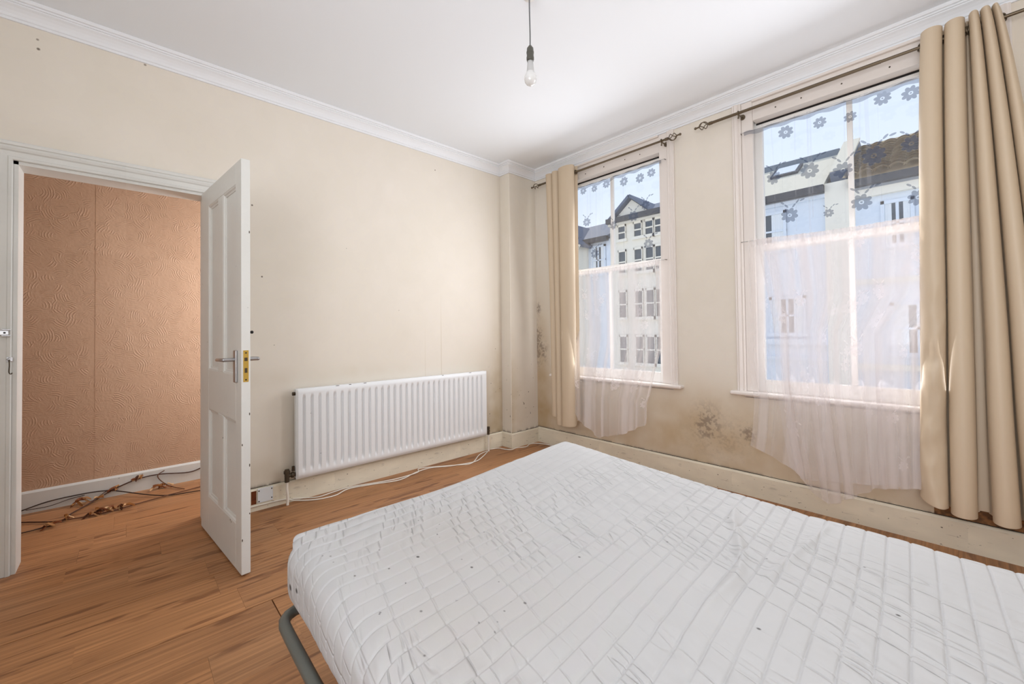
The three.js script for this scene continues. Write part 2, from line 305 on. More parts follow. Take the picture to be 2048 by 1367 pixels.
{
  const s = new THREE.Shape([[XB, 0], [DX0 - 0.02, 0], [DX0 - 0.02, DTOP + 0.02], [DX1 + 0.02, DTOP + 0.02], [DX1 + 0.02, 0], [XW, 0], [XW, CEIL], [XB, CEIL]].map((p) => new THREE.Vector2(...p)));
  const g = new THREE.ExtrudeGeometry(s, { depth: ZW - HZ0, bevelEnabled: false }); g.translate(0, 0, HZ0);
  smesh('wall_left', g, M.wallLeft);
  const r = new THREE.Shape([[-ZN, 0], [-ZW, 0], [-ZW, CEIL], [-ZN, CEIL]].map((p) => new THREE.Vector2(...p)));
  for (const c of [W1, W2]) r.holes.push(new THREE.Path([[-c - WH, WBOT], [-c - WH, WTOP], [-c + WH, WTOP], [-c + WH, WBOT]].map((p) => new THREE.Vector2(...p))));
  const h = new THREE.ExtrudeGeometry(r, { depth: 0.28, bevelEnabled: false }); h.rotateY(Math.PI / 2); h.translate(XW, 0, 0);
  smesh('wall_right', h, M.wallRight);
  smesh('wall_corner', box(PX, XW + 0.01, 0, CEIL, ZW - 0.01, PZ, 0.006), (() => { const m = M.wallLeft.clone(); return m; })());
  // walls behind the camera, with an unseen window added to carry fill light
  smesh('wall_back', [box(XB - 0.15, XB, 0, 0.75, HZ0, ZN), box(XB - 0.15, XB, 2.45, CEIL, HZ0, ZN), box(XB - 0.15, XB, 0.75, 2.45, HZ0, -0.7), box(XB - 0.15, XB, 0.75, 2.45, 1.3, ZN)], M.wallPlain);
  smesh('wall_near', box(XB - 0.15, XW + 0.28, 0, CEIL, ZN, ZN + 0.15), M.wallPlain);
  const w = structure(group('window_3'));
  mesh('frame', [box(XB - 0.1, XB - 0.04, 0.75, 0.81, -0.7, 1.3), box(XB - 0.1, XB - 0.04, 2.39, 2.45, -0.7, 1.3), box(XB - 0.1, XB - 0.04, 0.81, 2.39, -0.7, -0.64), box(XB - 0.1, XB - 0.04, 0.81, 2.39, 1.24, 1.3), box(XB - 0.1, XB - 0.04, 0.81, 2.39, 0.27, 0.33)], M.sash, w);
  mesh('pane', box(XB - 0.072, XB - 0.068, 0.81, 2.39, -0.64, 0.27), M.glass, w); mesh('pane', box(XB - 0.072, XB - 0.068, 0.81, 2.39, 0.33, 1.24), M.glass, w);
  // hall
  smesh('wall_hall', box(XB, 1.5, 0, CEIL, HZ1 - 0.12, HZ1), M.hall);
  smesh('wall_hall_left', box(XB - 0.15, XB, 0, CEIL, HZ1 - 0.12, HZ0), M.hall);
  smesh('wall_hall_right', [box(1.4, 1.52, 0, 0.8, HZ1, HZ0), box(1.4, 1.52, 2.1, CEIL, HZ1, HZ0), box(1.4, 1.52, 0.8, 2.1, HZ1, -3.94), box(1.4, 1.52, 0.8, 2.1, -3.38, HZ0)], M.hall);
  const hw = structure(group('window_4'));
  mesh('frame', [box(1.43, 1.47, 0.8, 0.85, -3.94, -3.38), box(1.43, 1.47, 2.05, 2.1, -3.94, -3.38), box(1.43, 1.47, 0.85, 2.05, -3.94, -3.90), box(1.43, 1.47, 0.85, 2.05, -3.42, -3.38)], M.sash, hw);
  mesh('pane', box(1.448, 1.452, 0.85, 2.05, -3.90, -3.42), M.glass, hw);
  // faint vertical joint of the hall paper
  smesh('trim_hall_joint', box(-0.155, -0.1535, 0.14, CEIL, HZ1, HZ1 + 0.0012), M.hall);
}
{ // cornice
  const prof = [[0, 2.652], [0.010, 2.652], [0.010, 2.664], [0.016, 2.667], [0.018, 2.680], [0.026, 2.694], [0.038, 2.706], [0.050, 2.713], [0.050, 2.719], [0.058, 2.720], [0.058, 2.728], [0.068, 2.729], [0.072, 2.738], [0.072, CEIL + 0.01], [0, CEIL + 0.01]];
  const runs = sweep([[XB, ZN], [XB, ZW], [PX, ZW], [PX, PZ], [XW, PZ], [XW, ZN]], prof, 1, (u, v, d) => V3(u, d, v), true);
  runs.forEach((g, i) => smesh('trim_' + (i + 1), g, M.cornice));
}
{ // skirtings
  const prof = (h, t) => [[0, 0], [t, 0], [t, h - 0.012], [t - 0.006, h - 0.002], [t - 0.011, h], [0, h]], plan = (u, v, d) => V3(u, d, v);
  smesh('baseboard_left', sweep([[0.462, ZW], [PX, ZW], [PX, PZ], [XW, PZ]], prof(0.140, 0.018), 1, plan), M.skirt);
  smesh('baseboard_door', sweep([[XB, ZW], [-0.505, ZW]], prof(0.140, 0.018), 1, plan), M.skirt);
  smesh('baseboard_right', sweep([[XW, PZ + 0.018], [XW, ZN]], prof(0.150, 0.018), 1, plan), M.skirt);
  mesh('shadow_joint', box(XW - 0.0032, XW, 0.149, 0.1525, PZ + 0.02, ZN), M.dark, scene.getObjectByName('baseboard_right'));  // dark strips painted in for the shade and dirt of the skirting gap
  mesh('shadow_joint', box(0.47, PX - 0.018, 0.139, 0.1415, ZW, ZW + 0.0030), M.dark, scene.getObjectByName('baseboard_left'));
  mesh('shadow_joint', box(PX, XW - 0.02, 0.139, 0.1420, PZ, PZ + 0.0032), M.dark, scene.getObjectByName('baseboard_left'));
  smesh('baseboard_hall', sweep([[XB, HZ1], [1.4, HZ1]], prof(0.138, 0.018), 1, plan), M.hallSkirt);
}

// ------------------------------------------------------------------ door and its frame
{
  const fr = structure(group('trim_door'));
  // jamb lining with stop
  mesh('lining', [box(DX0 - 0.02, DX0 + 0.016, 0, DTOP + 0.02, HZ0, ZW + 0.004), box(DX1 - 0.016, DX1 + 0.02, 0, DTOP + 0.02, HZ0, ZW + 0.004), box(DX0, DX1, DTOP - 0.016, DTOP + 0.02, HZ0, ZW + 0.004)], M.gloss, fr);
  const prof = [[0, 0], [0, 0.012], [0.004, 0.016], [0.014, 0.017], [0.018, 0.012], [0.040, 0.014], [0.046, 0.020], [0.056, 0.024], [0.066, 0.021], [0.070, 0.026], [0.082, 0.028], [0.088, 0.024], [0.088, 0]];
  const path = [[DX0, 0], [DX0, DTOP], [DX1, DTOP], [DX1, 0]];
  sweep(path, prof, 1, (u, v, d) => V3(u, v, ZW + d)).forEach((g) => mesh('architrave', g, M.gloss, fr));
  sweep(path, prof.map((p) => [p[0], p[1]]), 1, (u, v, d) => V3(u, v, HZ0 - d)).forEach((g) => mesh('architrave', g, M.gloss, fr));
}
{
  const door = group('door_1', [0.327, 0.010, -3.046]); structure(door); door.rotation.y = 5.17 * Math.PI / 180;
  // local: z along the door's width (0 hinge .. 0.762 lock), x = thickness: 0 is the hall face, 0.038 the room face
  const T = 0.038, Wd = 0.762, H = 1.945, panels = [[0.165, 0.363, 0.215, 0.70], [0.458, 0.675, 0.215, 0.70], [0.165, 0.363, 0.92, 1.84], [0.458, 0.675, 0.92, 1.84]];
  const st = (z0, z1, y0, y1) => box(0, T, y0, y1, z0, z1, 0.003);
  mesh('stile', st(0, 0.165, 0, H), M.doorPaint, door); mesh('stile', st(0.675, Wd, 0, H), M.doorPaint, door);
  mesh('rail', st(0.165, 0.675, 0, 0.215), M.doorPaint, door); mesh('rail', st(0.165, 0.675, 0.70, 0.92), M.doorPaint, door); mesh('rail', st(0.165, 0.675, 1.84, H), M.doorPaint, door);
  mesh('muntin', st(0.363, 0.458, 0.215, 0.70), M.doorPaint, door); mesh('muntin', st(0.363, 0.458, 0.92, 1.84), M.doorPaint, door);
  for (const [z0, z1, y0, y1] of panels) {
    const p = mesh('panel', box(0.013, T - 0.013, y0 - 0.005, y1 + 0.005, z0 - 0.005, z1 + 0.005), M.doorPaint, door);
    const pr = [[0, 0], [0, 0.012], [0.006, 0.010], [0.010, 0.005], [0.018, 0.003], [0.018, 0]];
    for (const [s, x] of [[-1, 0.013], [1, T - 0.013]]) mesh('moulding', sweep([[z0, y0], [z1, y0], [z1, y1], [z0, y1]], pr, 1, (u, v, d) => V3(x + s * d, v, u), true), M.doorPaint, p);
  }
  // mortice lock face on the edge
  const lk = mesh('lock_plate', box(0.008, 0.030, 0.892, 1.040, Wd - 0.001, Wd + 0.0018, 0.0008), M.brass, door);
  mesh('latch_bolt', box(0.0125, 0.0255, 0.990, 1.006, Wd + 0.001, Wd + 0.0026), M.oldBrass, lk); mesh('dead_bolt', box(0.0135, 0.0245, 0.935, 0.957, Wd + 0.001, Wd + 0.0026), M.oldBrass, lk);
  for (const q of [1.028, 0.902]) mesh('screw', rod([0.019, q, Wd + 0.001], [0.019, q, Wd + 0.0026], 0.0035), M.dark, lk);
  for (const [s, x] of [[-1, 0], [1, T]]) {
    const h = mesh('handle', box(Math.min(x, x + s * 0.011), Math.max(x, x + s * 0.011), 0.886, 1.040, 0.672, 0.710, 0.005), M.steel, door);
    const a = x + s * 0.010, b = x + s * 0.052;
    mesh('lever', [rod([a, 0.995, 0.690], [b, 0.995, 0.690], 0.009), tube([[b - s * 0.002, 0.995, 0.696], [b + s * 0.004, 0.995, 0.66], [b + s * 0.002, 0.994, 0.615], [b, 0.992, 0.575]], 0.0085, 16, 10), new THREE.SphereGeometry(0.0085, 10, 8).translate(b, 0.992, 0.575), new THREE.SphereGeometry(0.0092, 10, 8).translate(b, 0.995, 0.690)], M.steel, h);
  }
  mesh('peg', [rod([T, 1.125, 0.745], [T + 0.010, 1.125, 0.745], 0.006), new THREE.SphereGeometry(0.0075, 10, 8).translate(T + 0.011, 1.125, 0.745)], M.dark, door);
  for (const y of [0.22, 1.70]) mesh('hinge', [rod([0.041, y, -0.006], [0.041, y + 0.1, -0.006], 0.006)], M.oldBrass, door);
  // paint chips along the lock edge and face
  const chips = [[0.036, 1.60, Wd], [0.001, 1.71, Wd - 0.002], [0.037, 0.275, Wd], [0.002, 0.16, Wd], [0.002, 0.86, Wd - 0.002], [0.001, 1.052, Wd - 0.003], [0.036, 0.74, Wd], [0.003, 0.60, Wd], [0.035, 0.50, Wd]];
  const rr = rng(5);
  for (const [x, y, z] of chips) { const g = new THREE.SphereGeometry(0.004, 8, 6); g.scale(0.55, 0.8 + rr() * 1.3, 0.2); mesh('paint_chip', g.translate(clamp(x, 0.004, 0.034), y, z), M.oldBrass, door); }
  for (const [y, z] of [[0.585, 0.455], [0.2, 0.60], [0.205, 0.585]]) { const g = new THREE.SphereGeometry(0.004, 8, 6); g.scale(0.2, 1.3, 0.8); mesh('paint_chip', g.translate(0, y, z), M.oldBrass, door); }
}
{ // two old latch keepers on the left side of the door frame
  const a = info(group('latch_keeper', [-0.428, 1.146, ZW + 0.026]), 'small upper keeper with two prongs screwed to the left door frame', 'latch');
  mesh('plate', box(-0.010, 0.022, -0.010, 0.010, -0.004, 0.003, 0.001), M.steel, a);
  mesh('prong', box(0.000, 0.028, 0.011, 0.017, -0.004, 0.006, 0.002), M.steel, a); mesh('prong', box(0.000, 0.028, -0.017, -0.011, -0.004, 0.006, 0.002), M.steel, a);
  mesh('screw', rod([0.010, 0, 0.001], [0.010, 0, 0.006], 0.004), M.dark, a);
  const b = info(group('latch_hook', [-0.404, 1.020, ZW + 0.020]), 'lower cabin hook hanging from its eye on the left door frame', 'latch');
  mesh('eye', new THREE.TorusGeometry(0.007, 0.0022, 8, 16).rotateY(0.5), M.steel, b);
  mesh('eye_plate', box(-0.010, 0.010, -0.011, 0.011, -0.008, 0.000, 0.002), M.steel, b);
  mesh('hook', tube([[0, 0, 0.002], [0.001, -0.03, 0.004], [0, -0.06, 0.003], [0.005, -0.070, 0.004], [0.010, -0.064, 0.004]], 0.0022, 24, 8), M.oldBrass, b);
}

// ------------------------------------------------------------------ sash windows
function makeWindow(n, c) {
  const w = structure(group('window_' + n, [XW, 0, c]));   // local: x from the wall's face outwards, z from the window's centre
  const b = (x0, x1, y0, y1, z0, z1, r = 0.002) => box(x0, x1, y0, y1, z0, z1, r), P = M.windowPaint;
  // moulded architrave up both sides
  const prof = [[0, 0], [0, 0.014], [0.008, 0.020], [0.016, 0.016], [0.022, 0.024], [0.036, 0.028], [0.044, 0.020], [0.050, 0.022], [0.056, 0.018], [0.056, 0]];
  for (const s of [-1, 1]) mesh('architrave', sweep([[s * 0.565, 0.70], [s * 0.565, 2.652]], prof, -s, (u, v, d) => V3(-d, v, u)), P, w);
  mesh('lining', b(-0.006, 0.02, 0.701, 2.651, -0.564, -0.496), P, w); mesh('lining', b(-0.006, 0.02, 0.701, 2.651, 0.496, 0.564), P, w);
  mesh('head_board', [b(-0.004, 0.068, 2.515, 2.6505, -0.4955, 0.4955), b(-0.016, 0.0, 2.592, 2.604, -0.4955, 0.4955, 0.004), b(-0.024, 0.0, 2.634, 2.651, -0.4955, 0.4955, 0.006)], P, w);
  mesh('head_gap', b(0.0685, 0.0710, 2.504, 2.546, -0.495, 0.495, 0), M.dark, w);
  const scr = rng(n * 7);
  for (const z of [-0.36, -0.22, -0.02, 0.19, 0.33]) mesh('screw', rod([-0.002, 2.552 + 0.012 * (scr() - 0.5), z], [-0.0065, 2.552, z + 0.001], 0.004), M.oldBrass, w);
  // box sides, head and outside reveal
  mesh('sash_box', [b(0.02, 0.20, 0.66, 2.60, -0.58, -0.545), b(0.02, 0.20, 0.66, 2.60, 0.545, 0.58), b(0.085, 0.20, 2.545, 2.60, -0.58, 0.58), b(0.066, 0.072, 0.70, 2.545, -0.546, -0.520, 0.001), b(0.066, 0.072, 0.70, 2.545, 0.520, 0.546, 0.001), b(0.112, 0.125, 0.66, 2.56, -0.546, -0.50), b(0.112, 0.125, 0.66, 2.56, 0.50, 0.546)], M.sash, w);
  mesh('sill', [b(-0.055, 0.05, 0.672, 0.700, -0.660, 0.660, 0.012), b(0.0, 0.14, 0.655, 0.695, -0.58, 0.58)], P, w);
  mesh('outer_sill', b(0.12, 0.36, 0.60, 0.665, -0.60, 0.60, 0.004), M.sash, w);
  const sash = (x, y0, y1, top, bot) => {
    const s = mesh('sash', [b(x, x + 0.04, y0, y1, -0.542, -0.462, 0.003), b(x, x + 0.04, y0, y1, 0.462, 0.542, 0.003), b(x, x + 0.04, y1 - top, y1, -0.462, 0.462, 0.003), b(x, x + 0.04, y0, y0 + bot, -0.462, 0.462, 0.003), b(x + 0.006, x + 0.034, y0 + bot, y1 - top, -0.0135, 0.0135, 0.004)], M.sash, w);
    mesh('pane', box(x + 0.019, x + 0.022, y0 + bot - 0.004, y1 - top + 0.004, -0.466, -0.010), M.glass, s);
    mesh('pane', box(x + 0.019, x + 0.022, y0 + bot - 0.004, y1 - top + 0.004, 0.010, 0.466), M.glass, s);
  };
  sash(0.072, 1.642, 2.545, 0.060, 0.042);       // upper, outside
  sash(0.026, 0.700, 1.684, 0.042, 0.080);       // lower, inside
  return w;
}
makeWindow(1, W1); makeWindow(2, W2);

// ------------------------------------------------------------------ mattress and bed frame
{
  const X0 = 0.365, X1 = 1.775, Z0 = -1.505, Z1 = 0.46, Y0 = 0.312, Y1 = 0.478, R = 0.055;
  // quilting seams run across the mattress every 5 cm; fine creases pucker the cloth between them
  const strip = (x, z) => (z + 0.066 * (x - 1.7) + 0.012 * (vnoise(x * 3, z * 3, 91) - 0.5)) / 0.0503 + 0.34;
  const coarse = (x, z) => {
    const s = strip(x, z), k = s - Math.floor(s), puff = 0.0010 * Math.sin(Math.PI * k) ** 0.7;
    const fold = 0.012 * Math.exp(-(((z + 0.50 + 0.22 * (x - 1.45) + 0.03 * Math.sin(x * 9)) / 0.015) ** 2)) * sstep(x, 0.75, 1.1) * sstep(1.75 - x, 0, 0.25) + 0.008 * Math.exp(-(((z + 0.335 - 0.1 * (x - 1.4)) / 0.012) ** 2)) * sstep(x, 1.1, 1.3) * sstep(1.74 - x, 0, 0.12);
    const big = 0.0085 * (fbm(x * 11 + 3 * vnoise(z * 4, x * 4, 92), z * 4.5, 2, 93) - 0.5) * sstep(vnoise(x * 2.1, z * 2.1, 88), 0.2, 0.7);
    const dd = Math.min(k, 1 - k) * 0.0503;
    return puff - 0.0030 * Math.exp(-((dd / 0.0026) ** 2)) + fold + big + 0.012 * (fbm(x * 1.7, z * 1.7, 2, 99) - 0.5);
  };
  const fine = (x, z) => {
    const s = strip(x, z), cell = Math.floor(s), k = s - cell, d = Math.min(k, 1 - k) * 0.0503, mid = Math.sin(Math.PI * k);
    const seam = -0.0006 * Math.exp(-((d / 0.0016) ** 2));
    const wx = x + 0.20 * z + 0.020 * (fbm(x * 5 + cell * 0.17, z * 6, 2, 94) - 0.5), q = wx / 0.094 + 0.05 * hash(cell, 3, 94), m = q - Math.floor(q), e = Math.min(m, 1 - m) * 0.094;
    const cross = -0.0022 * sstep(vnoise(x * 2.3 + 7, z * 2.3, 95), 0.18, 0.6) * (0.25 + 0.75 * sstep(1.6 - x, 0, 0.7)) * Math.exp(-((e / 0.0026) ** 2));
    const tx = x + 0.30 * z, pk = fbm(tx * 27 + 0.7 * vnoise(x * 5, z * 5, 97) + cell * 0.33, z * 3.4, 2, 96), much = sstep(vnoise(x * 3.1, z * 3.1 + 9, 98), 0.15, 0.6);
    const crease = -0.0042 * Math.exp(-((Math.abs(pk - 0.5) / 0.028) ** 2)) * much * (0.35 + 0.65 * mid), roll = 0.0125 * (pk - 0.5) * mid * much;
    return seam + cross + crease + roll;
  };
  const g = new THREE.BoxGeometry(X1 - X0, Y1 - Y0, Z1 - Z0, 150, 12, 800); g.translate((X0 + X1) / 2, (Y0 + Y1) / 2, (Z0 + Z1) / 2);
  const p = g.attributes.position, uv = g.attributes.uv, n = V3(), q = V3();
  for (let i = 0; i < p.count; i++) {
    q.fromBufferAttribute(p, i);
    const cr = 0.13;                               // plan corner
    let ix = clamp(q.x, X0 + cr, X1 - cr), iz = clamp(q.z, Z0 + cr, Z1 - cr), dx = q.x - ix, dz = q.z - iz, l = Math.hypot(dx, dz);
    if (dx && dz) { const m = Math.max(Math.abs(dx), Math.abs(dz)); q.x = ix + dx / l * m; q.z = iz + dz / l * m; }
    // round the top and bottom edges
    ix = clamp(q.x, X0 + R, X1 - R); iz = clamp(q.z, Z0 + R, Z1 - R); const iy = clamp(q.y, Y0 + R * 0.7, Y1 - R);
    n.set(q.x - ix, q.y - iy, q.z - iz); const inn = n.length();
    if (inn > 1e-6) { const mx = Math.max(Math.abs(n.x), Math.abs(n.y), Math.abs(n.z)); n.divideScalar(inn); q.set(ix + n.x * mx, iy + n.y * mx, iz + n.z * mx); } else n.set(0, 1, 0);
    const x = q.x, z = q.z, t = clamp((q.y - Y0) / (Y1 - Y0), 0, 1);
    uv.setXY(i, x - (1 - t) * 0.15 * Math.sign(0.9 - x), z);
    q.addScaledVector(n, coarse(x, z) * (n.y < -0.4 ? 0 : n.y > 0.5 ? 1 : 0.6));
    q.y += t * 0.046 * sstep(x, 0.9, 1.78) * sstep(-z, 0.35, 1.5) + t * 0.006 * sstep(-z, 0.9, 1.5);
    q.x -= (1 - sstep(x, X0, X0 + 0.25)) * (0.006 + 0.012 * sstep(z, -1.25, -0.9)) * Math.sin(Math.PI * clamp(0.85 - t * 0.75, 0, 1));
    p.setXYZ(i, q.x, q.y, q.z);
  }
  g.computeVertexNormals();
  const rr = rng(77), specks = [];
  for (let i = 0; i < 34; i++) specks.push([0.42 + rr() * rr() * 0.9, -1.45 + rr() * 0.75, 0.002 + 0.0022 * rr() * rr(), 0.3 + 0.45 * rr()]);
  for (let i = 0; i < 14; i++) specks.push([0.5 + rr() * 1.2, -0.9 + rr() * 0.9, 0.0018 + 0.002 * rr() * rr(), 0.25 + 0.4 * rr()]);
  specks.push([1.0, -0.31, 0.004, 0.7], [1.27, -0.11, 0.004, 0.8], [0.62, -1.08, 0.005, 0.8], [0.70, -0.93, 0.004, 0.7], [0.275, -1.36, 0.009, 0.85], [0.29, -1.30, 0.007, 0.85]);
  const spots = splat(1250, 1500, specks.map(([x, z, r, a]) => [(x - 0.2) / 1.75, (z + 1.55) / 2.1, r / 1.75, r / 2.1 * 1.3, a]));
  const ticking = texture(1250, 1500, (u, v) => {
    const x = 0.2 + u * 1.75, z = -1.55 + v * 2.1, f = fbm(x * 4, z * 4, 3, 101), k = 1 + 0.03 * (f - 0.5), st = 0.10 * blotch(x, z, 0.75, -1.15, 0.25, 0.2) * f + 0.10 * blotch(x, z, 0.62, -0.75, 0.3, 0.22) * f, s = spots(u, v);
    return [lerp(193 * k * (1 - 0.4 * st), 60, s), lerp(192 * k * (1 - 0.6 * st), 56, s), lerp(191 * k * (1 - 0.8 * st), 54, s)];
  }, true, false);
  const creases = heights(1400, 1680, (u, v) => 0.5 + fine(0.2 + u * 1.75, -1.55 + v * 2.1) / 0.01);
  const mat = std({ map: sized(ticking, 1.75, 2.1, 0.2, -1.55), bumpMap: sized(creases, 1.75, 2.1, 0.2, -1.55), bumpScale: 0.01, roughness: 0.9 });
  info(mesh('mattress', g, mat), 'bare white double mattress quilted in narrow strips, with small dark specks', 'mattress');

  const f = info(group('bed_frame', [0, 0, 0]), 'grey tubular metal bed frame showing at the corner under the mattress', 'bed frame');
  const y = 0.270, r = 0.016, a = 0.345, e = 1.79, z0 = -1.425, z1 = 0.43, c = 0.055, pts = [];
  const arc = (cx, cz, a0) => { for (let i = 0; i <= 6; i++) { const t = a0 + i / 6 * Math.PI / 2; pts.push(V3(cx + c * Math.cos(t), y, cz + c * Math.sin(t))); } };
  arc(a + c, z0 + c, Math.PI); arc(e - c, z0 + c, 1.5 * Math.PI); arc(e - c, z1 - c, 0); arc(a + c, z1 - c, Math.PI / 2);
  mesh('side_rail', new THREE.TubeGeometry(new THREE.CatmullRomCurve3(pts, true, 'centripetal'), 260, r, 14, true), M.tubeGrey, f);
  for (const [x, z] of [[0.47, -0.8], [1.66, -0.8], [0.47, 0.2], [1.66, 0.2]]) { const l = mesh('leg', rod([x, 0.012, z], [x, y + 0.004, z], 0.014), M.tubeGrey, f); mesh('foot', lathe([[0, 0], [0.018, 0], [0.018, 0.012], [0.014, 0.02], [0, 0.02]], 16).translate(x, 0, z), M.dark, l); }
  for (const z of [-0.8, 0.2]) mesh('cross_rail', rod([a, y - 0.004, z], [e, y - 0.004, z], 0.012), M.tubeGrey, f);
  const slat = std({ map: sized(woodMap, 2.6, 0.8), color: '#e8d2a8', roughness: 0.6 });
  for (let i = 0; i < 13; i++) { const z = -1.19 + i * 0.128; mesh('slat', box(a + 0.040, e - 0.040, y + 0.014, y + 0.030, z, z + 0.068, 0.003), slat, f); }
  for (const x of [0.46, 1.675]) mesh('slat_holder', box(x - 0.02, x + 0.02, y - 0.035, y + 0.0155, -1.40, 0.40, 0.003), slat, f);
}

// ------------------------------------------------------------------ radiator with its valves
{
  const x0 = 0.83, x1 = 2.46, y0 = 0.158, y1 = 0.755, zf = -3.0, zb = -3.058;
  const rd = info(group('radiator', [(x0 + x1) / 2, 0, ZW]), 'long white ribbed panel radiator on the cream wall beside the open door', 'radiator');
  const o = (g) => g.translate(-(x0 + x1) / 2, 0, -ZW);
  const rib = (x) => { const t = (x - 0.861) / 0.0505, k = t - Math.floor(t); return t < 0 || t > 31 ? 0 : 1 - sstep(Math.abs(k - 0.30), 0.11, 0.20); };
  const nu = 640, nv = 40;
  const front = grid(nu, nv, (u, v) => {
    const x = lerp(x0, x1, u), y = lerp(y0, y1, v), ex = Math.min(x - x0, x1 - x), ey = Math.min(y - y0, y1 - y);
    const ends = sstep(y, y0 + 0.052, y0 + 0.070) * (1 - sstep(y, y1 - 0.062, y1 - 0.046)), edge = (1 - sstep(ex, 0, 0.012)) + (1 - sstep(ey, 0, 0.012));
    const band = 0.004 * (sstep(y, y0 + 0.020, y0 + 0.026));
    return [x, y, zf - 0.0135 * rib(x) * ends - 0.012 * Math.min(1, edge) - 0.004 + band];
  });
  mesh('front_panel', o(front), M.radiator, rd);
  mesh('body', o(box(x0 + 0.001, x1 - 0.001, y0 + 0.001, y1 - 0.001, zb, zf - 0.0155, 0.006)), M.radiator, rd);
  mesh('bracket', o(box(x0 + 0.2, x0 + 0.23, y0 + 0.05, y1 - 0.05, ZW, zb)), M.radiator, rd); mesh('bracket', o(box(x1 - 0.23, x1 - 0.2, y0 + 0.05, y1 - 0.05, ZW, zb)), M.radiator, rd);
  const zc = -3.034;
  const v = mesh('valve', [o(rod([x0 - 0.062, 0.190, zc], [x0, 0.190, zc], 0.012)), o(rod([x0 - 0.050, 0.150, zc], [x0 - 0.050, 0.232, zc], 0.014)), o(rod([x0 - 0.024, 0.190, zc], [x0 - 0.010, 0.190, zc], 0.019, 6)), o(rod([x0 - 0.050, 0.205, zc], [x0 - 0.050, 0.222, zc], 0.020, 6)), o(rod([x0 - 0.012, 0.215, zc], [x0 - 0.012, 0.245, zc], 0.009))], M.oldBrass, rd);
  v.userData.label = 'tarnished brass valve';
  mesh('pipe', o(tube([[x0 - 0.050, 0.150, zc], [x0 - 0.050, 0.100, zc], [x0 - 0.047, 0.06, zc], [x0 - 0.047, 0.0, zc]], 0.0085, 20, 12)), M.cable, rd);
  mesh('valve', [o(rod([x1, 0.190, zc], [x1 + 0.045, 0.190, zc], 0.010)), o(rod([x1 + 0.035, 0.155, zc], [x1 + 0.035, 0.225, zc], 0.011)), o(rod([x1 + 0.035, 0.205, zc], [x1 + 0.035, 0.228, zc], 0.014, 6))], M.oldBrass, rd);
  mesh('pipe', o(tube([[x1 + 0.035, 0.155, zc], [x1 + 0.035, 0.08, zc], [x1 + 0.036, 0.0, zc]], 0.0085, 12, 12)), M.cable, rd);
  mesh('bleed_plug', o(rod([x0 - 0.016, y1 - 0.032, zc], [x0 + 0.002, y1 - 0.032, zc], 0.012, 8)), M.oldBrass, rd);
  const cr = rng(3), chips = [];
  for (const x of [1.10, 1.19, 1.30, 1.98, 2.27]) { const g = new THREE.SphereGeometry(0.006, 8, 6); g.scale(1.6 + cr(), 0.35, 0.5); chips.push(o(g.translate(x, y1 - 0.003, zf - 0.009))); }
  for (const [x, y] of [[0.955, 0.305], [1.045, 0.315], [0.915, 0.585], [1.20, 0.335], [0.99, 0.303]]) { const g = new THREE.SphereGeometry(0.004, 8, 6); g.scale(1.8 + cr() * 1.5, 0.5, 0.25); chips.push(o(g.translate(x, y, zf - 0.0042))); }
  for (const c of chips) mesh('rust_chip', c, M.oldBrass, rd);
}

// ------------------------------------------------------------------ blank plate, cables
{
  const s = info(group('blank_plate', [0.662, 0.092, ZW + 0.018]), 'white blanked-off socket plate on the skirting beside the door', 'plate');
  mesh('plate', box(-0.044, 0.044, -0.044, 0.046, 0, 0.007, 0.002), std({ color: '#e2e6e8', roughness: 0.4 }), s);
  for (const [x, y] of [[-0.036, 0.032], [-0.036, -0.034], [0.036, -0.026], [0.036, 0.032]]) mesh('screw', rod([x, y, 0.006], [x, y, 0.0085], 0.004), M.oldBrass, s);
  const h = info(mesh('bare_patch', box(0.584, 0.612, 0.045, 0.128, ZW + 0.017, ZW + 0.0195, 0.001), std({ map: sized(woodMap, 1.3, 0.4), color: '#a87848', roughness: 0.9 })), 'strip of bare brown wood in the skirting left of the blank plate', 'wood patch');
  const lay = (pts, r, y) => tube(pts.map((p) => [p[0], p[2] ?? y, Math.max(p[1], p[0] > 2.72 ? PZ + 0.018 + r : ZW + 0.0185 + r)]), r, pts.length * 9, 8);
  info(mesh('cable', lay([[0.50, -3.07, 0.030], [0.60, -3.07, 0.034], [0.77, -3.07, 0.030], [0.83, -3.05, 0.012], [0.941, -2.985], [1.063, -2.964], [1.177, -3.019], [1.335, -2.983], [1.527, -2.923], [1.707, -2.985], [1.85, -2.995], [1.992, -2.919], [2.198, -2.867], [2.346, -2.933], [2.514, -3.05]], 0.0042, 0.0045), M.cable), 'front white cable of the pair lying on the floor under the radiator', 'cable');
  info(mesh('cable_001', lay([[0.822, -3.068, 0.02], [0.902, -3.062], [0.974, -3.02], [1.076, -3.035], [1.203, -3.045], [1.395, -2.99], [1.537, -2.962], [1.70, -2.955, 0.013], [1.784, -3.045], [2.034, -2.905], [2.157, -2.853], [2.338, -2.975, 0.012], [2.473, -3.035]], 0.0040, 0.0043), M.cable), 'back white cable of the pair, running closer along the skirting under the radiator', 'cable');
  info(mesh('cable_002', lay([[2.53, -3.06], [2.617, -3.03], [2.625, -2.986], [2.665, -2.91], [2.747, -2.915], [2.836, -2.878], [2.918, -2.915], [2.983, -2.90], [3.03, -2.80], [3.052, -2.6]], 0.0042, 0.0045), M.cable), 'short white cable looping on the floor round the boxed corner', 'cable');
  // the cable's clips and stray mortar on the window skirting
}

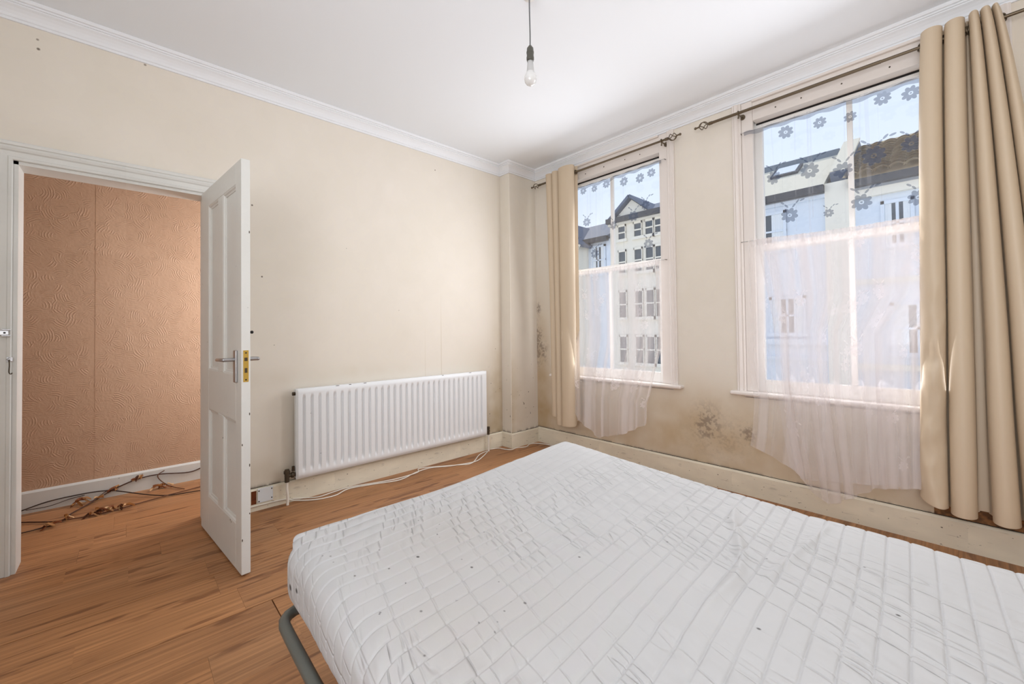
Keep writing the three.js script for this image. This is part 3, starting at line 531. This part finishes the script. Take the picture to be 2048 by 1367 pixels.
// ------------------------------------------------------------------ hanging lamp
{
  const [bx, by, bz] = [1.417, 2.296, -1.377];
  const l = info(group('pendant_lamp', [bx, CEIL, bz]), 'unlit white bulb in a grey holder hanging from the ceiling on a cord', 'lamp');
  const y = (v) => v - CEIL;
  mesh('ceiling_rose', lathe([[0, -0.03], [0.012, -0.03], [0.030, -0.022], [0.042, -0.006], [0.044, 0.001], [0, 0.001]], 32), std({ color: '#e4e2de', roughness: 0.4 }), l);
  mesh('cord', tube([[-0.003, -0.028, 0.002], [-0.002, -0.1, 0.001], [0.001, -0.2, 0], [0, y(by + 0.186), 0]], 0.0033, 40, 10), std({ color: '#6f7072', roughness: 0.55 }), l);
  const h = mesh('lamp_holder', lathe([[0, 0.196], [0.006, 0.196], [0.010, 0.190], [0.0155, 0.182], [0.0165, 0.170], [0.0165, 0.166], [0.0178, 0.165], [0.0178, 0.158], [0.0165, 0.157], [0.0168, 0.140], [0.0180, 0.139], [0.0180, 0.128], [0.0165, 0.126], [0.0160, 0.120], [0, 0.120]], 28).translate(0, y(by) - 0.002, 0), std({ color: '#55544c', roughness: 0.4 }), l);
  const bulb = mesh('bulb', lathe([[0, 0], [0.010, 0.0015], [0.020, 0.008], [0.0275, 0.019], [0.0300, 0.032], [0.0285, 0.045], [0.0235, 0.056], [0.0185, 0.0655]], 32).translate(0, y(by), 0), phys({ color: '#e3e3e1', roughness: 0.18, clearcoat: 0.6, clearcoatRoughness: 0.1 }), l);
  mesh('bulb_neck', lathe([[0.0186, 0.064], [0.0180, 0.067], [0.0150, 0.100], [0.0135, 0.120], [0, 0.120]], 28).translate(0, y(by), 0), std({ color: '#c3c3c2', roughness: 0.4 }), bulb);
}

// ------------------------------------------------------------------ curtain rods
const RODX = 3.0, RODY = 2.560;
function curtainRod(zA, zB, brackets, tips, label) {
  const g = info(group('curtain_rod', [RODX, RODY, (zA + zB) / 2]), label, 'curtain rod', undefined), o = -(zA + zB) / 2;
  mesh('pole', [rod([0, 0, zA + o], [0, 0, zB + o], 0.0080), rod([0, 0, zA + o], [0, 0, lerp(zA, zB, 0.5) + o], 0.0095)], M.bronze, g);
  for (const [z, s] of tips) {
    const parts = [rod([0, 0, z + o], [0, 0, z + o + s * 0.022], 0.0115), rod([0, 0, z + o + s * 0.022], [0, 0, z + o + s * 0.030], 0.006)];
    for (let k = 0; k < 4; k++) { const pts = []; for (let i = 0; i <= 10; i++) { const t = i / 10, a = k * Math.PI / 2 + t * 2.4, r = 0.004 + 0.024 * Math.sin(Math.PI * t) ** 0.9; pts.push(V3(r * Math.cos(a), r * Math.sin(a), z + o + s * (0.028 + 0.062 * t))); } parts.push(tube(pts, 0.0030, 30, 7)); }
    parts.push(rod([0, 0, z + o + s * 0.088], [0, 0, z + o + s * 0.112], 0.0055), new THREE.SphereGeometry(0.0095, 14, 10).translate(0, 0, z + o + s * 0.116));
    mesh('finial', parts, M.bronze, g);
  }
  for (const z of brackets) mesh('bracket', [rod([0.079, -0.004, z + o], [0.0, -0.012, z + o], 0.0052), rod([0.0795, -0.004, z + o], [0.071, -0.004, z + o], 0.018), new THREE.TorusGeometry(0.0125, 0.0034, 8, 20).translate(0, 0, z + o), rod([0, -0.012, z + o], [0, -0.030, z + o], 0.004), new THREE.SphereGeometry(0.0065, 10, 8).translate(0, -0.032, z + o)], M.bronze, g);
  return g;
}
curtainRod(-2.80, -1.50, [-2.66, -1.53], [[-2.80, -1], [-1.50, 1]], 'bronze curtain rod with cage finials over the narrow corner window');
curtainRod(-1.155, 0.62, [-0.985, 0.45], [[-1.155, -1], [0.62, 1]], 'bronze curtain rod over the window with the wide bunched curtain');

// ------------------------------------------------------------------ heavy curtains
const satin = phys({ color: '#cfbca2', roughness: 0.5, sheen: 0.4, sheenColor: new THREE.Color('#e8d6b8'), sheenRoughness: 0.4, side: THREE.DoubleSide, transmission: 0.0 });
function curtain(label, lobes, yTop, yBot, amp, wrinkle) {
  // lobes: list of [z at the top, z at the bottom] of the valleys; between two valleys a fold stands out into the room
  const g = info(group('curtain', [RODX, 0, (lobes[0][0] + lobes[lobes.length - 1][0]) / 2]), label, 'curtain'), zo = -g.position.z, n = lobes.length - 1;
  const at = (u, v) => {
    const k = Math.min(n - 1e-6, u * n), i = Math.floor(k), f = k - i, h = 1 - v, e = Math.pow(h, 0.75);
    const za = lerp(lobes[i][0], lobes[i][1], e), zb = lerp(lobes[i + 1][0], lobes[i + 1][1], e), wd = zb - za;
    const A = (amp[i] ?? amp[0]) * (0.85 + 0.2 * h), zc = (za + zb) / 2, arc = (t) => [zc + 0.465 * wd * Math.sin(t), 0.5 * A * (1 - Math.cos(t)) - 0.5 * A];
    const lim = 2.35, r = 0.13, fx = 0.024; let z, x;           // each fold is a near-closed loop of cloth, joined to the next at the back
    if (f < r || f > 1 - r) { const s = f < r ? f / r : (1 - f) / r, q = arc(f < r ? -lim : lim), e2 = s * s * (3 - 2 * s); z = lerp(f < r ? za : zb, q[0], e2); x = lerp(fx, fx + q[1] - 0.5 * A, e2); }
    else { const q = arc(lerp(-lim, lim, (f - r) / (1 - 2 * r))); z = q[0]; x = fx + q[1] - 0.5 * A; }
    const wv = (fbm(u * n * 0.8 + 3, v * 2.2, 3, 121) - 0.5) * 0.020 * h; z += wv; x += (fbm(u * n * 0.7 + 9, v * 1.6, 2, 123) - 0.5) * 0.02 * h;
    if (wrinkle) x += wrinkle * (fbm(u * n * 3.2, v * 13, 3, 122) - 0.5) * sstep(0.75 - v, 0, 0.5) * (1 - sstep(u * n, 0.5, 1.3));
    const y = lerp(yBot(u), yTop, v);
    return [x, y, z + zo];
  };
  mesh('cloth', grid(n * 60, 110, at, (u, v) => [u * n * 0.16, v * 2.4]), satin, g);
  mesh('hem', grid(n * 60, 4, (u, v) => { const p = at(u, v * 0.028); return [p[0] + 0.002, p[1] - 0.0015, p[2]]; }, (u, v) => [u, v]), satin, g);
  for (let i = 0; i <= n; i++) for (const s of [-1, 1]) {
    const u = clamp((i + s * 0.25) / n, 0, 1); if ((i === 0 && s < 0) || (i === n && s > 0)) continue;
    const q = at(u, 0.972); mesh('eyelet', new THREE.TorusGeometry(0.017, 0.0042, 8, 22).rotateY(s * 0.5).translate(0, RODY, q[2]), M.bronze, g);
  }
  return g;
}
curtain('narrow beige curtain hanging in folds beside the corner', [[-2.715, -2.66], [-2.63, -2.585], [-2.545, -2.515], [-2.355, -2.365]], 2.622, (u) => 0.245 + 0.05 * Math.abs(u - 0.62) + (u < 0.3 ? 0.05 : 0) + 0.05 * sstep(u, 0.9, 1), [0.075, 0.085, 0.115], 0);
curtain('wide beige satin curtain bunched at the right of the larger window', [[-0.115, -0.165], [-0.030, -0.060], [0.045, 0.036], [0.052, 0.076], [0.088, 0.170], [0.125, 0.265], [0.150, 0.36]], 2.612, (u) => 0.225 + 0.05 * (1 - sstep(u, 0, 0.10)) + 0.012 * Math.sin(u * 19), [0.105, 0.105, 0.012, 0.11, 0.11, 0.10], 0.05);

// ------------------------------------------------------------------ net curtains
function flower(c, x, y, r, sprig) {
  for (let k = 0; k < 8; k++) { const a = k * Math.PI / 4 + 0.3; c.beginPath(); c.ellipse(x + Math.cos(a) * r * 0.62, y + Math.sin(a) * r * 0.62, r * 0.40, r * 0.27, a, 0, 7); c.fill(); }
  c.save(); c.globalCompositeOperation = 'destination-out'; c.globalAlpha = 0.75; c.beginPath(); c.arc(x, y, r * 0.24, 0, 7); c.fill(); c.restore();
  c.beginPath(); c.arc(x, y, r * 0.12, 0, 7); c.fill();
  if (sprig) for (const [dx, dy, q] of [[0.5, -1.25, 1], [0.95, -1.7, 0.9], [-0.35, -1.3, -1], [-0.8, -1.75, -0.8], [1.5, -1.75, 0.3]]) { c.beginPath(); c.ellipse(x + dx * r, y + dy * r, r * 0.30, r * 0.12, -0.9 * q, 0, 7); c.fill(); }
}
function netMap(zA, zB, yA, yB, base, ink, draw, flowerTone = [86, 95, 114], streaks = false) {        // alpha in green: base for the net, ink for the woven flowers; default tone paints in their backlit dark
  const W = 1024, H = Math.round(1024 * (yB - yA) / (zB - zA)), cv = document.createElement('canvas'); cv.width = W; cv.height = H;
  const c = cv.getContext('2d'); c.fillStyle = '#fff'; c.strokeStyle = '#fff';
  draw(c, (z) => (z - zA) / (zB - zA) * W, (y) => H - (y - yA) / (yB - yA) * H, W / (zB - zA));
  const d = c.getImageData(0, 0, W, H).data, at = (u, v) => d[(Math.min(H - 1, Math.floor((1 - v) * H)) * W + Math.min(W - 1, Math.floor(u * W))) * 4 + 3] / 255;
  const alpha = texture(W, H, (u, v) => 255 * lerp(base * (streaks ? 0.62 + 0.76 * sstep(vnoise(u * 34 + 0.25 * vnoise(u * 5, v * 2, 133), v * 0.7, 132), 0.1, 0.9) : 1), ink, at(u, v)), false, false);
  const color = texture(W, H, (u, v) => { const k = at(u, v); return [lerp(238, flowerTone[0], k), lerp(236, flowerTone[1], k), lerp(236, flowerTone[2], k)]; }, true, false);
  return { alpha, color };
}
function netMaterial(m, tone, through) { return phys({ map: m.color, alphaMap: m.alpha, color: tone, transparent: true, roughness: 1, transmission: through, thickness: 0, specularIntensity: 0.1, side: THREE.DoubleSide }); }
function pleat(u, seed, freq) { return Math.sin(u * freq * 6.283 + 5 * fbm(u * 4, seed, 2, 141)) * (0.45 + 0.9 * fbm(u * 9, seed + 3, 2, 142)); }

function upperNet(label, c, zA, zB, top, flowers, seed) {
  const g = info(group('net_curtain', [XW - 0.03, 0, c]), label, 'net curtain');
  const m = netMap(zA, zB, 1.66, top, 0.05, 0.58, (k, X, Y, s) => {
    const fr = rng(seed * 13); for (let i = 0; i < 11; i++) { const z = lerp(zA, zB, 0.12 + 0.86 * fr()), wz = (0.002 + 0.016 * fr() ** 3) * s; k.globalAlpha = 0.10 + 0.16 * fr(); k.lineWidth = wz; k.beginPath(); k.moveTo(X(z), Y(top)); k.lineTo(X(z + 0.02 * (fr() - 0.5)), Y(lerp(1.66, top, 0.2 * fr()))); k.stroke(); }
    k.globalAlpha = 0.85; k.lineWidth = 0.026 * s; k.beginPath(); for (let i = 0; i <= 60; i++) { const z = lerp(zA, zB, i / 60); k.lineTo(X(z), Y(top - 0.026 + 0.006 * Math.sin(i * 0.9))); } k.stroke(); k.globalAlpha = 1;
    for (const [z, y, r, sp] of flowers) flower(k, X(z), Y(y), 0.86 * r * s, sp);
  });
  const cloth = mesh('net', grid(150, 40, (u, v) => {
    const z = lerp(zA, zB, u), h = 1 - v, pull = (1 - sstep(u, 0, 0.25)) * 0.10 * sstep(h, 0, 0.5) * (1 - sstep(h, 0.2, 1) * 0.4);
    return [0.0 - 0.006 - 0.010 * pleat(u, seed, 9) * (0.4 + 0.6 * h), lerp(1.66, top, v) - 0.012 * Math.sin(Math.PI * u) * v, z - c + pull * 0.3];
  }), netMaterial(m, '#ffffff', 0.12), g);
  mesh('wire', tube([[0, top - 0.012, zA - c - 0.02], [0, top - 0.024, (zA + zB) / 2 - c], [0, top - 0.012, zB - c + 0.02]], 0.0018, 24, 6), M.steel, g);
  mesh('hook', rod([0.0, top - 0.012, zA - c - 0.02], [0.03, top - 0.012, zA - c - 0.024], 0.0022), M.oldBrass, g); mesh('hook', rod([0.0, top - 0.012, zB - c + 0.02], [0.03, top - 0.012, zB - c + 0.024], 0.0022), M.oldBrass, g);
  return g;
}
upperNet('sheer flowered net across the upper panes of the narrow corner window', W1, W1 - 0.55, W1 + 0.53, 2.452,
  [[-2.44, 2.38, 0.040], [-2.313, 2.396, 0.042], [-2.192, 2.385, 0.036], [-2.066, 2.392, 0.040], [-1.893, 2.368, 0.046], [-1.746, 2.353, 0.046], [-1.645, 2.364, 0.040], [-1.81, 2.055, 0.05, 1], [-1.70, 2.12, 0.045, 1], [-2.0, 2.02, 0.045, 1], [-2.28, 2.10, 0.045, 1], [-2.2, 1.80, 0.05, 1], [-1.68, 1.80, 0.05, 1], [-2.42, 1.9, 0.05, 1]], 1);
upperNet('sheer flowered net across the upper panes of the larger window', W2, W2 - 0.54, W2 + 0.54, 2.452,
  [[-0.729, 2.363, 0.048], [-0.553, 2.36, 0.040], [-0.41, 2.34, 0.036], [-0.27, 2.387, 0.044], [-0.157, 2.366, 0.045], [-0.81, 2.092, 0.052, 1], [-0.609, 2.083, 0.056, 1], [-0.719, 1.83, 0.054, 1], [-0.312, 2.08, 0.062, 1], [-0.16, 2.094, 0.05, 1], [-0.45, 2.04, 0.055, 1], [-0.37, 1.83, 0.055, 1], [-0.14, 1.80, 0.05, 1], [-0.52, 1.80, 0.03, 1]], 2);

function lowerNet(label, c, sheets, zA, zB, top, seed) {
  const g = info(group('net_curtain', [XW - 0.035, 0, c]), label, 'net curtain');
  sheets.forEach((s, k) => {
    const m = netMap(0, 1.1, 0, 1.6, s.dense, s.dense + 0.10, (q, X, Y, sc) => { const r = rng(seed * 31 + k); for (let i = 0; i < 15; i++) flower(q, X(0.06 + 0.98 * r()), Y(0.05 + 1.5 * r()), (0.028 + 0.02 * r()) * sc, true); }, [246, 244, 246], true);
    mesh('net', grid(180, 120, (u, v) => {
      const h = 1 - v, yT = top - 0.014 * Math.sin(Math.PI * u), yB = piecewise(u, s.bottom), y = lerp(yB, yT, v);
      const zl = piecewise(y, s.left), zr = piecewise(y, s.right), p = pleat(u, seed + k * 5, s.folds);
      const settle = 1 - 0.6 * sstep(0.75 - y, 0, 0.3), overSill = 0.060 * sstep(1.15 - y, 0, 0.42) + 0.012 * sstep(0.62 - y, 0, 0.3);
      const frill = v > 0.97 ? 0.006 * Math.sin(u * 160) : 0;
      return [-0.010 - 0.006 * k - overSill - (0.008 + 0.026 * h) * (p + 1) * 0.6 * settle + frill, y, lerp(zl, zr, u) + 0.010 * h * pleat(u, seed + 9, s.folds * 1.3) - c];
    }), netMaterial(m, s.tone, 0.06), g);
  });
  mesh('wire', tube([[0, top - 0.004, zA - c], [0, top - 0.020, (zA + zB) / 2 - c], [0, top - 0.004, zB - c]], 0.0020, 24, 6), M.steel, g);
  mesh('hook', rod([0, top - 0.004, zA - c], [0.035, top - 0.004, zA - c - 0.003], 0.0022), M.oldBrass, g); mesh('hook', rod([0, top - 0.004, zB - c], [0.035, top - 0.004, zB - c + 0.003], 0.0022), M.oldBrass, g);
  return g;
}
lowerNet('long white net over the lower half of the narrow corner window', W1, [
  { dense: 0.50, folds: 7, tone: '#fbf6f4', left: [[0, -2.45], [0.6, -2.46], [1.7, -2.50]], right: [[0.25, -1.665], [0.55, -1.66], [0.62, -1.63], [0.72, -1.60], [0.98, -1.55], [1.7, -1.58]], bottom: [[0, 0.47], [0.15, 0.32], [0.42, 0.205], [0.72, 0.275], [1, 0.395]] },
], -2.62, -1.545, 1.664, 3);
lowerNet('long white net draped over the lower half of the larger window, gathered to a point', W2, [
  { dense: 0.38, folds: 5, tone: '#fbf6f4', left: [[0.3, -0.945], [0.46, -0.925], [0.66, -0.912], [0.98, -0.955], [1.25, -0.945], [1.7, -0.955]], right: [[0.2, -0.155], [1.1, -0.15], [1.3, -0.05], [1.7, -0.02]], bottom: [[0, 0.365], [0.12, 0.33], [0.26, 0.285], [0.36, 0.22], [0.6, 0.25], [1, 0.30]] },
  { dense: 0.42, folds: 6, tone: '#f8f1ef', left: [[0.12, -0.70], [0.29, -0.715], [0.49, -0.75], [0.74, -0.775], [1.17, -0.81], [1.7, -0.90]], right: [[0.2, -0.15], [1.1, -0.145], [1.3, 0.0], [1.7, 0.06]], bottom: [[0, 0.285], [0.14, 0.165], [0.30, 0.105], [0.46, 0.165], [0.68, 0.255], [1, 0.30]] },
], -1.00, 0.12, 1.708, 4);

// ------------------------------------------------------------------ dry twigs in the hall
{
  const bark = [std({ color: '#4a2f22', roughness: 0.8 }), std({ color: '#38261d', roughness: 0.8 }), std({ color: '#6a4630', roughness: 0.8 })];
  const leafM = [std({ color: '#b5814b', roughness: 0.8, side: THREE.DoubleSide }), std({ color: '#8a5230', roughness: 0.8, side: THREE.DoubleSide }), std({ color: '#d7b083', roughness: 0.8, side: THREE.DoubleSide }), std({ color: '#5e3620', roughness: 0.8, side: THREE.DoubleSide })];
  const leafGeo = [0, 1, 2].map((k) => { const g = grid(6, 8, (u, v) => { const w = 0.011 * Math.sin(Math.PI * Math.min(1, v * 0.92 + 0.05)) ** 0.8, s = (u - 0.5) * 2; return [s * w * Math.cos(s * (0.7 + 0.3 * k)), 0.009 * s * s + 0.006 * Math.sin(v * 3 + k) * (1 + k * 0.4), v * 0.034]; }); g.translate(0, 0, -0.004); return g; });
  const rr = rng(21);
  function twig(label, pts, r, m, leaves) {
    const g = info(group('dry_twig', pts[0]), label, 'twig', undefined), o = pts[0], rel = (p) => [p[0] - o[0], p[1] - o[1], p[2] - o[2]];
    mesh('stem', tube(pts.map(rel), r, pts.length * 8, 7), bark[m], g);
    for (const [x, y, z, n, spread] of leaves) for (let i = 0; i < n; i++) {
      const l = mesh('leaf', leafGeo[Math.floor(rr() * 3)], leafM[Math.floor(rr() * 4)], g);
      l.position.set(...rel([x + (rr() - 0.5) * spread, y + rr() * 0.010, z + (rr() - 0.5) * Math.min(spread, 0.03)]));
      l.rotation.set((rr() - 0.5) * 0.9, rr() * 6.28, (rr() - 0.5) * 1.0); const s = 0.8 + rr() * 0.75; l.scale.set(s, s, s);
    }
  }
  const wz = HZ1 + 0.024;
  twig('dark dry twig with few leaves leaning along the foot of the hall skirting', [[-0.56, 0.020, wz + 0.03], [-0.488, 0.030, wz + 0.02], [-0.359, 0.055, wz + 0.006], [-0.187, 0.060, wz + 0.004], [-0.075, 0.048, wz + 0.006], [-0.022, 0.031, wz + 0.02], [0.192, 0.010, -3.803], [0.396, 0.010, -3.727]], 0.0036, 1, [[-0.23, 0.014, -4.0, 4, 0.03]]);
  twig('longest dry twig rising from the floor to lean on the hall skirting', [[-0.56, 0.010, -3.90], [-0.47, 0.010, -3.878], [-0.293, 0.010, -3.735], [-0.243, 0.012, -3.838], [-0.169, 0.014, -3.966], [-0.054, 0.052, wz + 0.003], [0.065, 0.090, wz + 0.003], [0.186, 0.096, wz + 0.003], [0.357, 0.070, wz + 0.003], [0.45, 0.09, wz + 0.003]], 0.0040, 0, [[0.071, 0.090, wz + 0.012, 6, 0.03], [-0.049, 0.045, wz + 0.014, 5, 0.05], [-0.268, 0.008, -3.75, 3, 0.04]]);
  twig('dry twig on the hall floor carrying the thick cluster of pale leaves', [[-0.30, 0.008, -3.735], [-0.267, 0.010, -3.728], [-0.172, 0.010, -3.705], [-0.02, 0.010, -3.717], [0.197, 0.010, -3.778], [0.43, 0.010, -3.825]], 0.0040, 2, [[-0.158, 0.006, -3.713, 6, 0.06], [-0.098, 0.008, -3.716, 9, 0.06], [-0.050, 0.008, -3.723, 8, 0.06], [-0.01, 0.008, -3.715, 4, 0.04]]);
  twig('short crooked dry twig nearest the doorway on the hall floor', [[-0.50, 0.008, -3.66], [-0.443, 0.009, -3.663], [-0.398, 0.010, -3.662], [-0.343, 0.009, -3.68], [-0.301, 0.008, -3.676]], 0.0034, 1, [[-0.325, 0.006, -3.662, 5, 0.06]]);
  twig('thin dark dry twig lying crosswise low against the hall skirting', [[-0.46, 0.030, wz + 0.02], [-0.36, 0.030, wz + 0.03], [-0.27, 0.045, wz + 0.012], [-0.20, 0.052, wz + 0.012]], 0.0022, 1, [[-0.21, 0.02, wz + 0.05, 3, 0.04]]);
  twig('very short thin dry twig slanting from the floor towards the middle of the hall skirting', [[-0.21, 0.008, -3.90], [-0.16, 0.020, -3.985], [-0.11, 0.040, wz + 0.012], [-0.09, 0.052, wz + 0.010]], 0.0022, 0, [[-0.12, 0.02, -4.0, 3, 0.05]]);
  twig('pale forked dry twig near the door end of the hall skirting', [[0.215, 0.118, wz + 0.004], [0.176, 0.089, wz + 0.005], [0.201, 0.040, wz + 0.012], [0.254, 0.012, -3.966], [0.315, 0.009, -3.853]], 0.0030, 2, [[0.209, 0.010, -4.0, 5, 0.06], [0.15, 0.008, -4.0, 3, 0.06]]);
}

// ------------------------------------------------------------------ the street outside
{
  const Y = -3.4, white = std({ color: '#dde6f0', roughness: 0.9 }), cream = std({ color: '#efe9da', roughness: 0.9 }), slate = std({ color: '#566276', roughness: 0.8 }), tileM = std({ color: '#cbbb9c', roughness: 0.85 }), darkGlass = std({ color: '#3c4a55', roughness: 0.15 }), lead = std({ color: '#5b6b7a', roughness: 0.6 }), stone = std({ color: '#d8d0bc', roughness: 0.9 }), gutter = std({ color: '#31343b', roughness: 0.6 });
  smesh('street', box(XW + 0.28, 60, Y - 0.2, Y, -70, 70), std({ color: '#d6d3cc', roughness: 0.9 }));
  const drape = std({ color: '#e6ebee', roughness: 0.9 });
  const win = (p, x, z, y, w, h, plain) => {
    const t = plain ? 0.025 : 0.07, f = mesh('window', [box(x - 0.06, x + 0.02, y, y + h, z - w / 2, z - w / 2 + t), box(x - 0.06, x + 0.02, y, y + h, z + w / 2 - t, z + w / 2), box(x - 0.06, x + 0.02, y + h - 0.08, y + h, z - w / 2, z + w / 2), box(x - 0.09, x + 0.02, y - 0.05, y + 0.06, z - w / 2 - 0.06, z + w / 2 + 0.06), ...(plain ? [] : [box(x - 0.05, x + 0.02, y, y + h, z - 0.03, z + 0.03)]), box(x - 0.05, x + 0.02, y + h * 0.5 - 0.025, y + h * 0.5 + 0.025, z - w / 2, z + w / 2)], plain ? cream : white, p);
    mesh('pane', box(x - 0.012, x + 0.004, y, y + h, z - w / 2, z + w / 2), darkGlass, f);
    if (!plain) for (const s of [-1, 1]) mesh('drape', grid(16, 1, (u, v) => [x - 0.018 - 0.006 * Math.sin(u * 22), y + v * h, z + s * w * lerp(0.46, 0.17, u)]), drape, f);
  };
  const slopeBox = (x0, y0, x1, y1, z0, z1, t) => { const l = Math.hypot(x1 - x0, y1 - y0), g = new THREE.BoxGeometry(l, t, z1 - z0); g.rotateZ(Math.atan2(y1 - y0, x1 - x0)); return g.translate((x0 + x1) / 2, (y0 + y1) / 2, (z0 + z1) / 2); };
  const F = 14, R = 16.3, B = 22;
  function house(label, z0, z1, wallM, roofM, eave, ridge) {
    const h = info(group('house', [0, 0, 0]), label, 'house');
    mesh('wall', [box(F, B, Y, eave, z0, z1)], wallM, h);
    mesh('roof', [slopeBox(F - 0.22, eave + 0.02, R, ridge, z0, z1, 0.12), slopeBox(R, ridge, B, eave, z0, z1, 0.12)], roofM, h);
    mesh('gutter', box(F - 0.30, F - 0.10, eave - 0.10, eave + 0.08, z0, z1), gutter, h);
    return h;
  }
  // grey-roofed white house in the left of the larger window
  const a = house('white house with plain pale roof and a roof light, seen through the larger window', -6.4, -2.45, white, stone, 4.86, 6.45);
  mesh('ridge', box(R - 0.15, R + 0.25, 6.34, 6.62, -6.4, -2.45), lead, a);
  { const k = mesh('roof_light', slopeBox(lerp(F - 0.22, R, 0.58), lerp(4.88, 6.45, 0.58) + 0.1, lerp(F - 0.22, R, 0.86), lerp(4.88, 6.45, 0.86) + 0.1, -4.1, -3.35, 0.10), gutter, a); mesh('pane', slopeBox(lerp(F - 0.22, R, 0.60), lerp(4.88, 6.45, 0.60) + 0.165, lerp(F - 0.22, R, 0.84), lerp(4.88, 6.45, 0.84) + 0.165, -4.02, -3.43, 0.02), std({ color: '#dfe3e8', roughness: 0.2 }), k); }
  win(a, F, -3.95, 3.35, 1.15, 1.15); win(a, F, -5.6, 3.35, 1.15, 1.15); win(a, F, -3.4, 0.9, 0.9, 1.1); win(a, F, -4.9, -0.4, 1.3, 1.6);
  for (const q of [box(F - 0.16, F, 0.62, 0.78, -6.4, -2.45), box(F - 0.10, F, 0.18, 0.28, -6.4, -2.45), box(F - 0.12, F, 4.62, 4.72, -6.4, -2.45)]) mesh('band', q, white, a);
  // party wall with its chimney
  const c = info(group('party_wall', [0, 0, 0]), 'tall rendered party wall with pale coping between the two facing houses', 'wall');
  mesh('pier', box(F - 0.12, B - 0.01, Y, 4.98, -2.45, -1.92), cream, c);
  mesh('parapet', [slopeBox(F + 0.1, 5.0, R, 6.45, -2.34, -1.99, 0.6), slopeBox(R, 6.45, B, 5.0, -2.34, -1.99, 0.6)], slate, c);
  mesh('coping', slopeBox(F + 0.0, 5.28, R, 6.80, -2.36, -1.97, 0.06), stone, c);
  // tiled house
  const d = house('bluish white house with a dark pantiled roof, at the right of the larger window', -1.92, 4.5, white, tileM, 4.80, 6.35);
  {
    const n = 12, run = R - F + 0.26, tile = new THREE.CylinderGeometry(0.140, 0.195, Math.hypot(run / n, 1.51 / n) * 1.2, 8, 1, true, -Math.PI / 2 - 1.15, 2.3); tile.rotateZ(-Math.PI / 2 + Math.atan2(1.51, run) - 0.20);
    const tones = [tileM, std({ color: '#bda98a', roughness: 0.85 }), std({ color: '#d3c4a6', roughness: 0.85 })], tr = rng(41);
    for (let k = 0; k < n; k++) for (let q = 0; q < 22; q++) { const t = (k + 0.5) / n, m = mesh('roof_tile', tile, tones[Math.floor(tr() * 3)], d); m.position.set(lerp(F - 0.26, R, t), lerp(4.84, 6.35, t) + 0.045, -1.86 + q * 0.29); }
  }
  mesh('ridge', box(R - 0.15, R + 0.15, 6.30, 6.50, -1.92, 4.5), tileM, d);
  win(d, F, -1.02, 3.1, 0.62, 1.15); win(d, F, 0.6, 3.1, 1.1, 1.15); win(d, F, -0.7, 0.4, 1.0, 1.3); win(d, F, 1.4, -0.2, 1.2, 1.5);
  for (const q of [box(F - 0.14, F, 4.42, 4.62, -1.92, 4.5), box(F - 0.16, F, 0.02, 0.16, -1.92, 4.5), box(F - 0.10, F, 2.2, 2.32, -1.92, 4.5)]) mesh('band', q, cream, d);
  // houses with street gables, up the street, seen through the narrow window
  const gable = (p, zc, hw, eave, apex, wallM) => {
    const s = new THREE.Shape([[-hw, Y], [hw, Y], [hw, eave], [0, apex], [-hw, eave]].map((q) => new THREE.Vector2(...q)));
    const g = new THREE.ExtrudeGeometry(s, { depth: 3.2, bevelEnabled: false }); g.rotateY(Math.PI / 2); g.translate(F - 0.8, 0, zc);
    const bay = mesh('bay', g, wallM, p), l = Math.hypot(hw + 0.2, (apex - eave) * (hw + 0.2) / hw), slope = Math.atan2(apex - eave, hw);
    for (const s2 of [-1, 1]) { const r = new THREE.BoxGeometry(3.6, 0.12, l); r.rotateX(s2 * slope); r.translate(F + 0.65, apex + 0.07 - Math.sin(slope) * l / 2, zc + s2 * Math.cos(slope) * l / 2); mesh('gable_roof', r, slate, bay); const bb = new THREE.BoxGeometry(0.08, 0.24, l); bb.rotateX(s2 * slope); bb.translate(F - 0.92, apex - 0.04 - Math.sin(slope) * l / 2, zc + s2 * Math.cos(slope) * l / 2); mesh('barge_board', bb, cream, bay); }
    win(p, F - 0.8, zc - hw * 0.42, eave - 0.95, hw * 0.55, 1.0); win(p, F - 0.8, zc + hw * 0.42, eave - 0.95, hw * 0.55, 1.0);
    win(p, F - 0.8, zc - hw * 0.42, eave - 2.7, hw * 0.55, 1.25); win(p, F - 0.8, zc + hw * 0.42, eave - 2.7, hw * 0.55, 1.25);
  };
  const e = house('cream house with rows of narrow dark windows, seen through the narrow corner window', -9.35, -6.4, cream, slate, 5.30, 6.30);
  for (const z of [-8.80, -8.12, -7.66, -7.28, -6.80]) { win(e, F, z, 4.50, 0.34, 0.62, true); win(e, F, z, 3.20, 0.34, 0.95, true); win(e, F, z, 1.5, 0.34, 1.1, true); win(e, F, z, -0.2, 0.34, 1.1, true); }
  mesh('dormer', (() => { const g = new THREE.ExtrudeGeometry(new THREE.Shape([[-0.75, 5.36], [0.75, 5.36], [0, 5.98]].map((q) => new THREE.Vector2(...q))), { depth: 2.0, bevelEnabled: false }); g.rotateY(Math.PI / 2); return g.translate(F - 0.05, 0, -8.35); })(), cream, e);
  for (const q of [-1, 1]) { const a2 = Math.atan2(0.62, 0.75), l = 1.22, r = new THREE.BoxGeometry(2.4, 0.10, l); r.rotateX(q * a2); r.translate(F + 0.95, 6.10 - Math.sin(a2) * l / 2, -8.35 + q * Math.cos(a2) * l / 2); mesh('dormer_roof', r, slate, e); }
  mesh('cornice', box(F - 0.14, F, 5.12, 5.22, -9.35, -6.4), cream, e);
  const k = house('blue-grey gabled house further up the street, left in the narrow window', -14.4, -9.35, white, slate, 4.7, 5.95);
  gable(k, -11.75, 1.35, 4.55, 5.7, cream); win(k, F, -13.4, 3.3, 1.0, 1.2); win(k, F, -9.9, 3.3, 0.7, 1.2);
}

renderer.render(scene, camera);
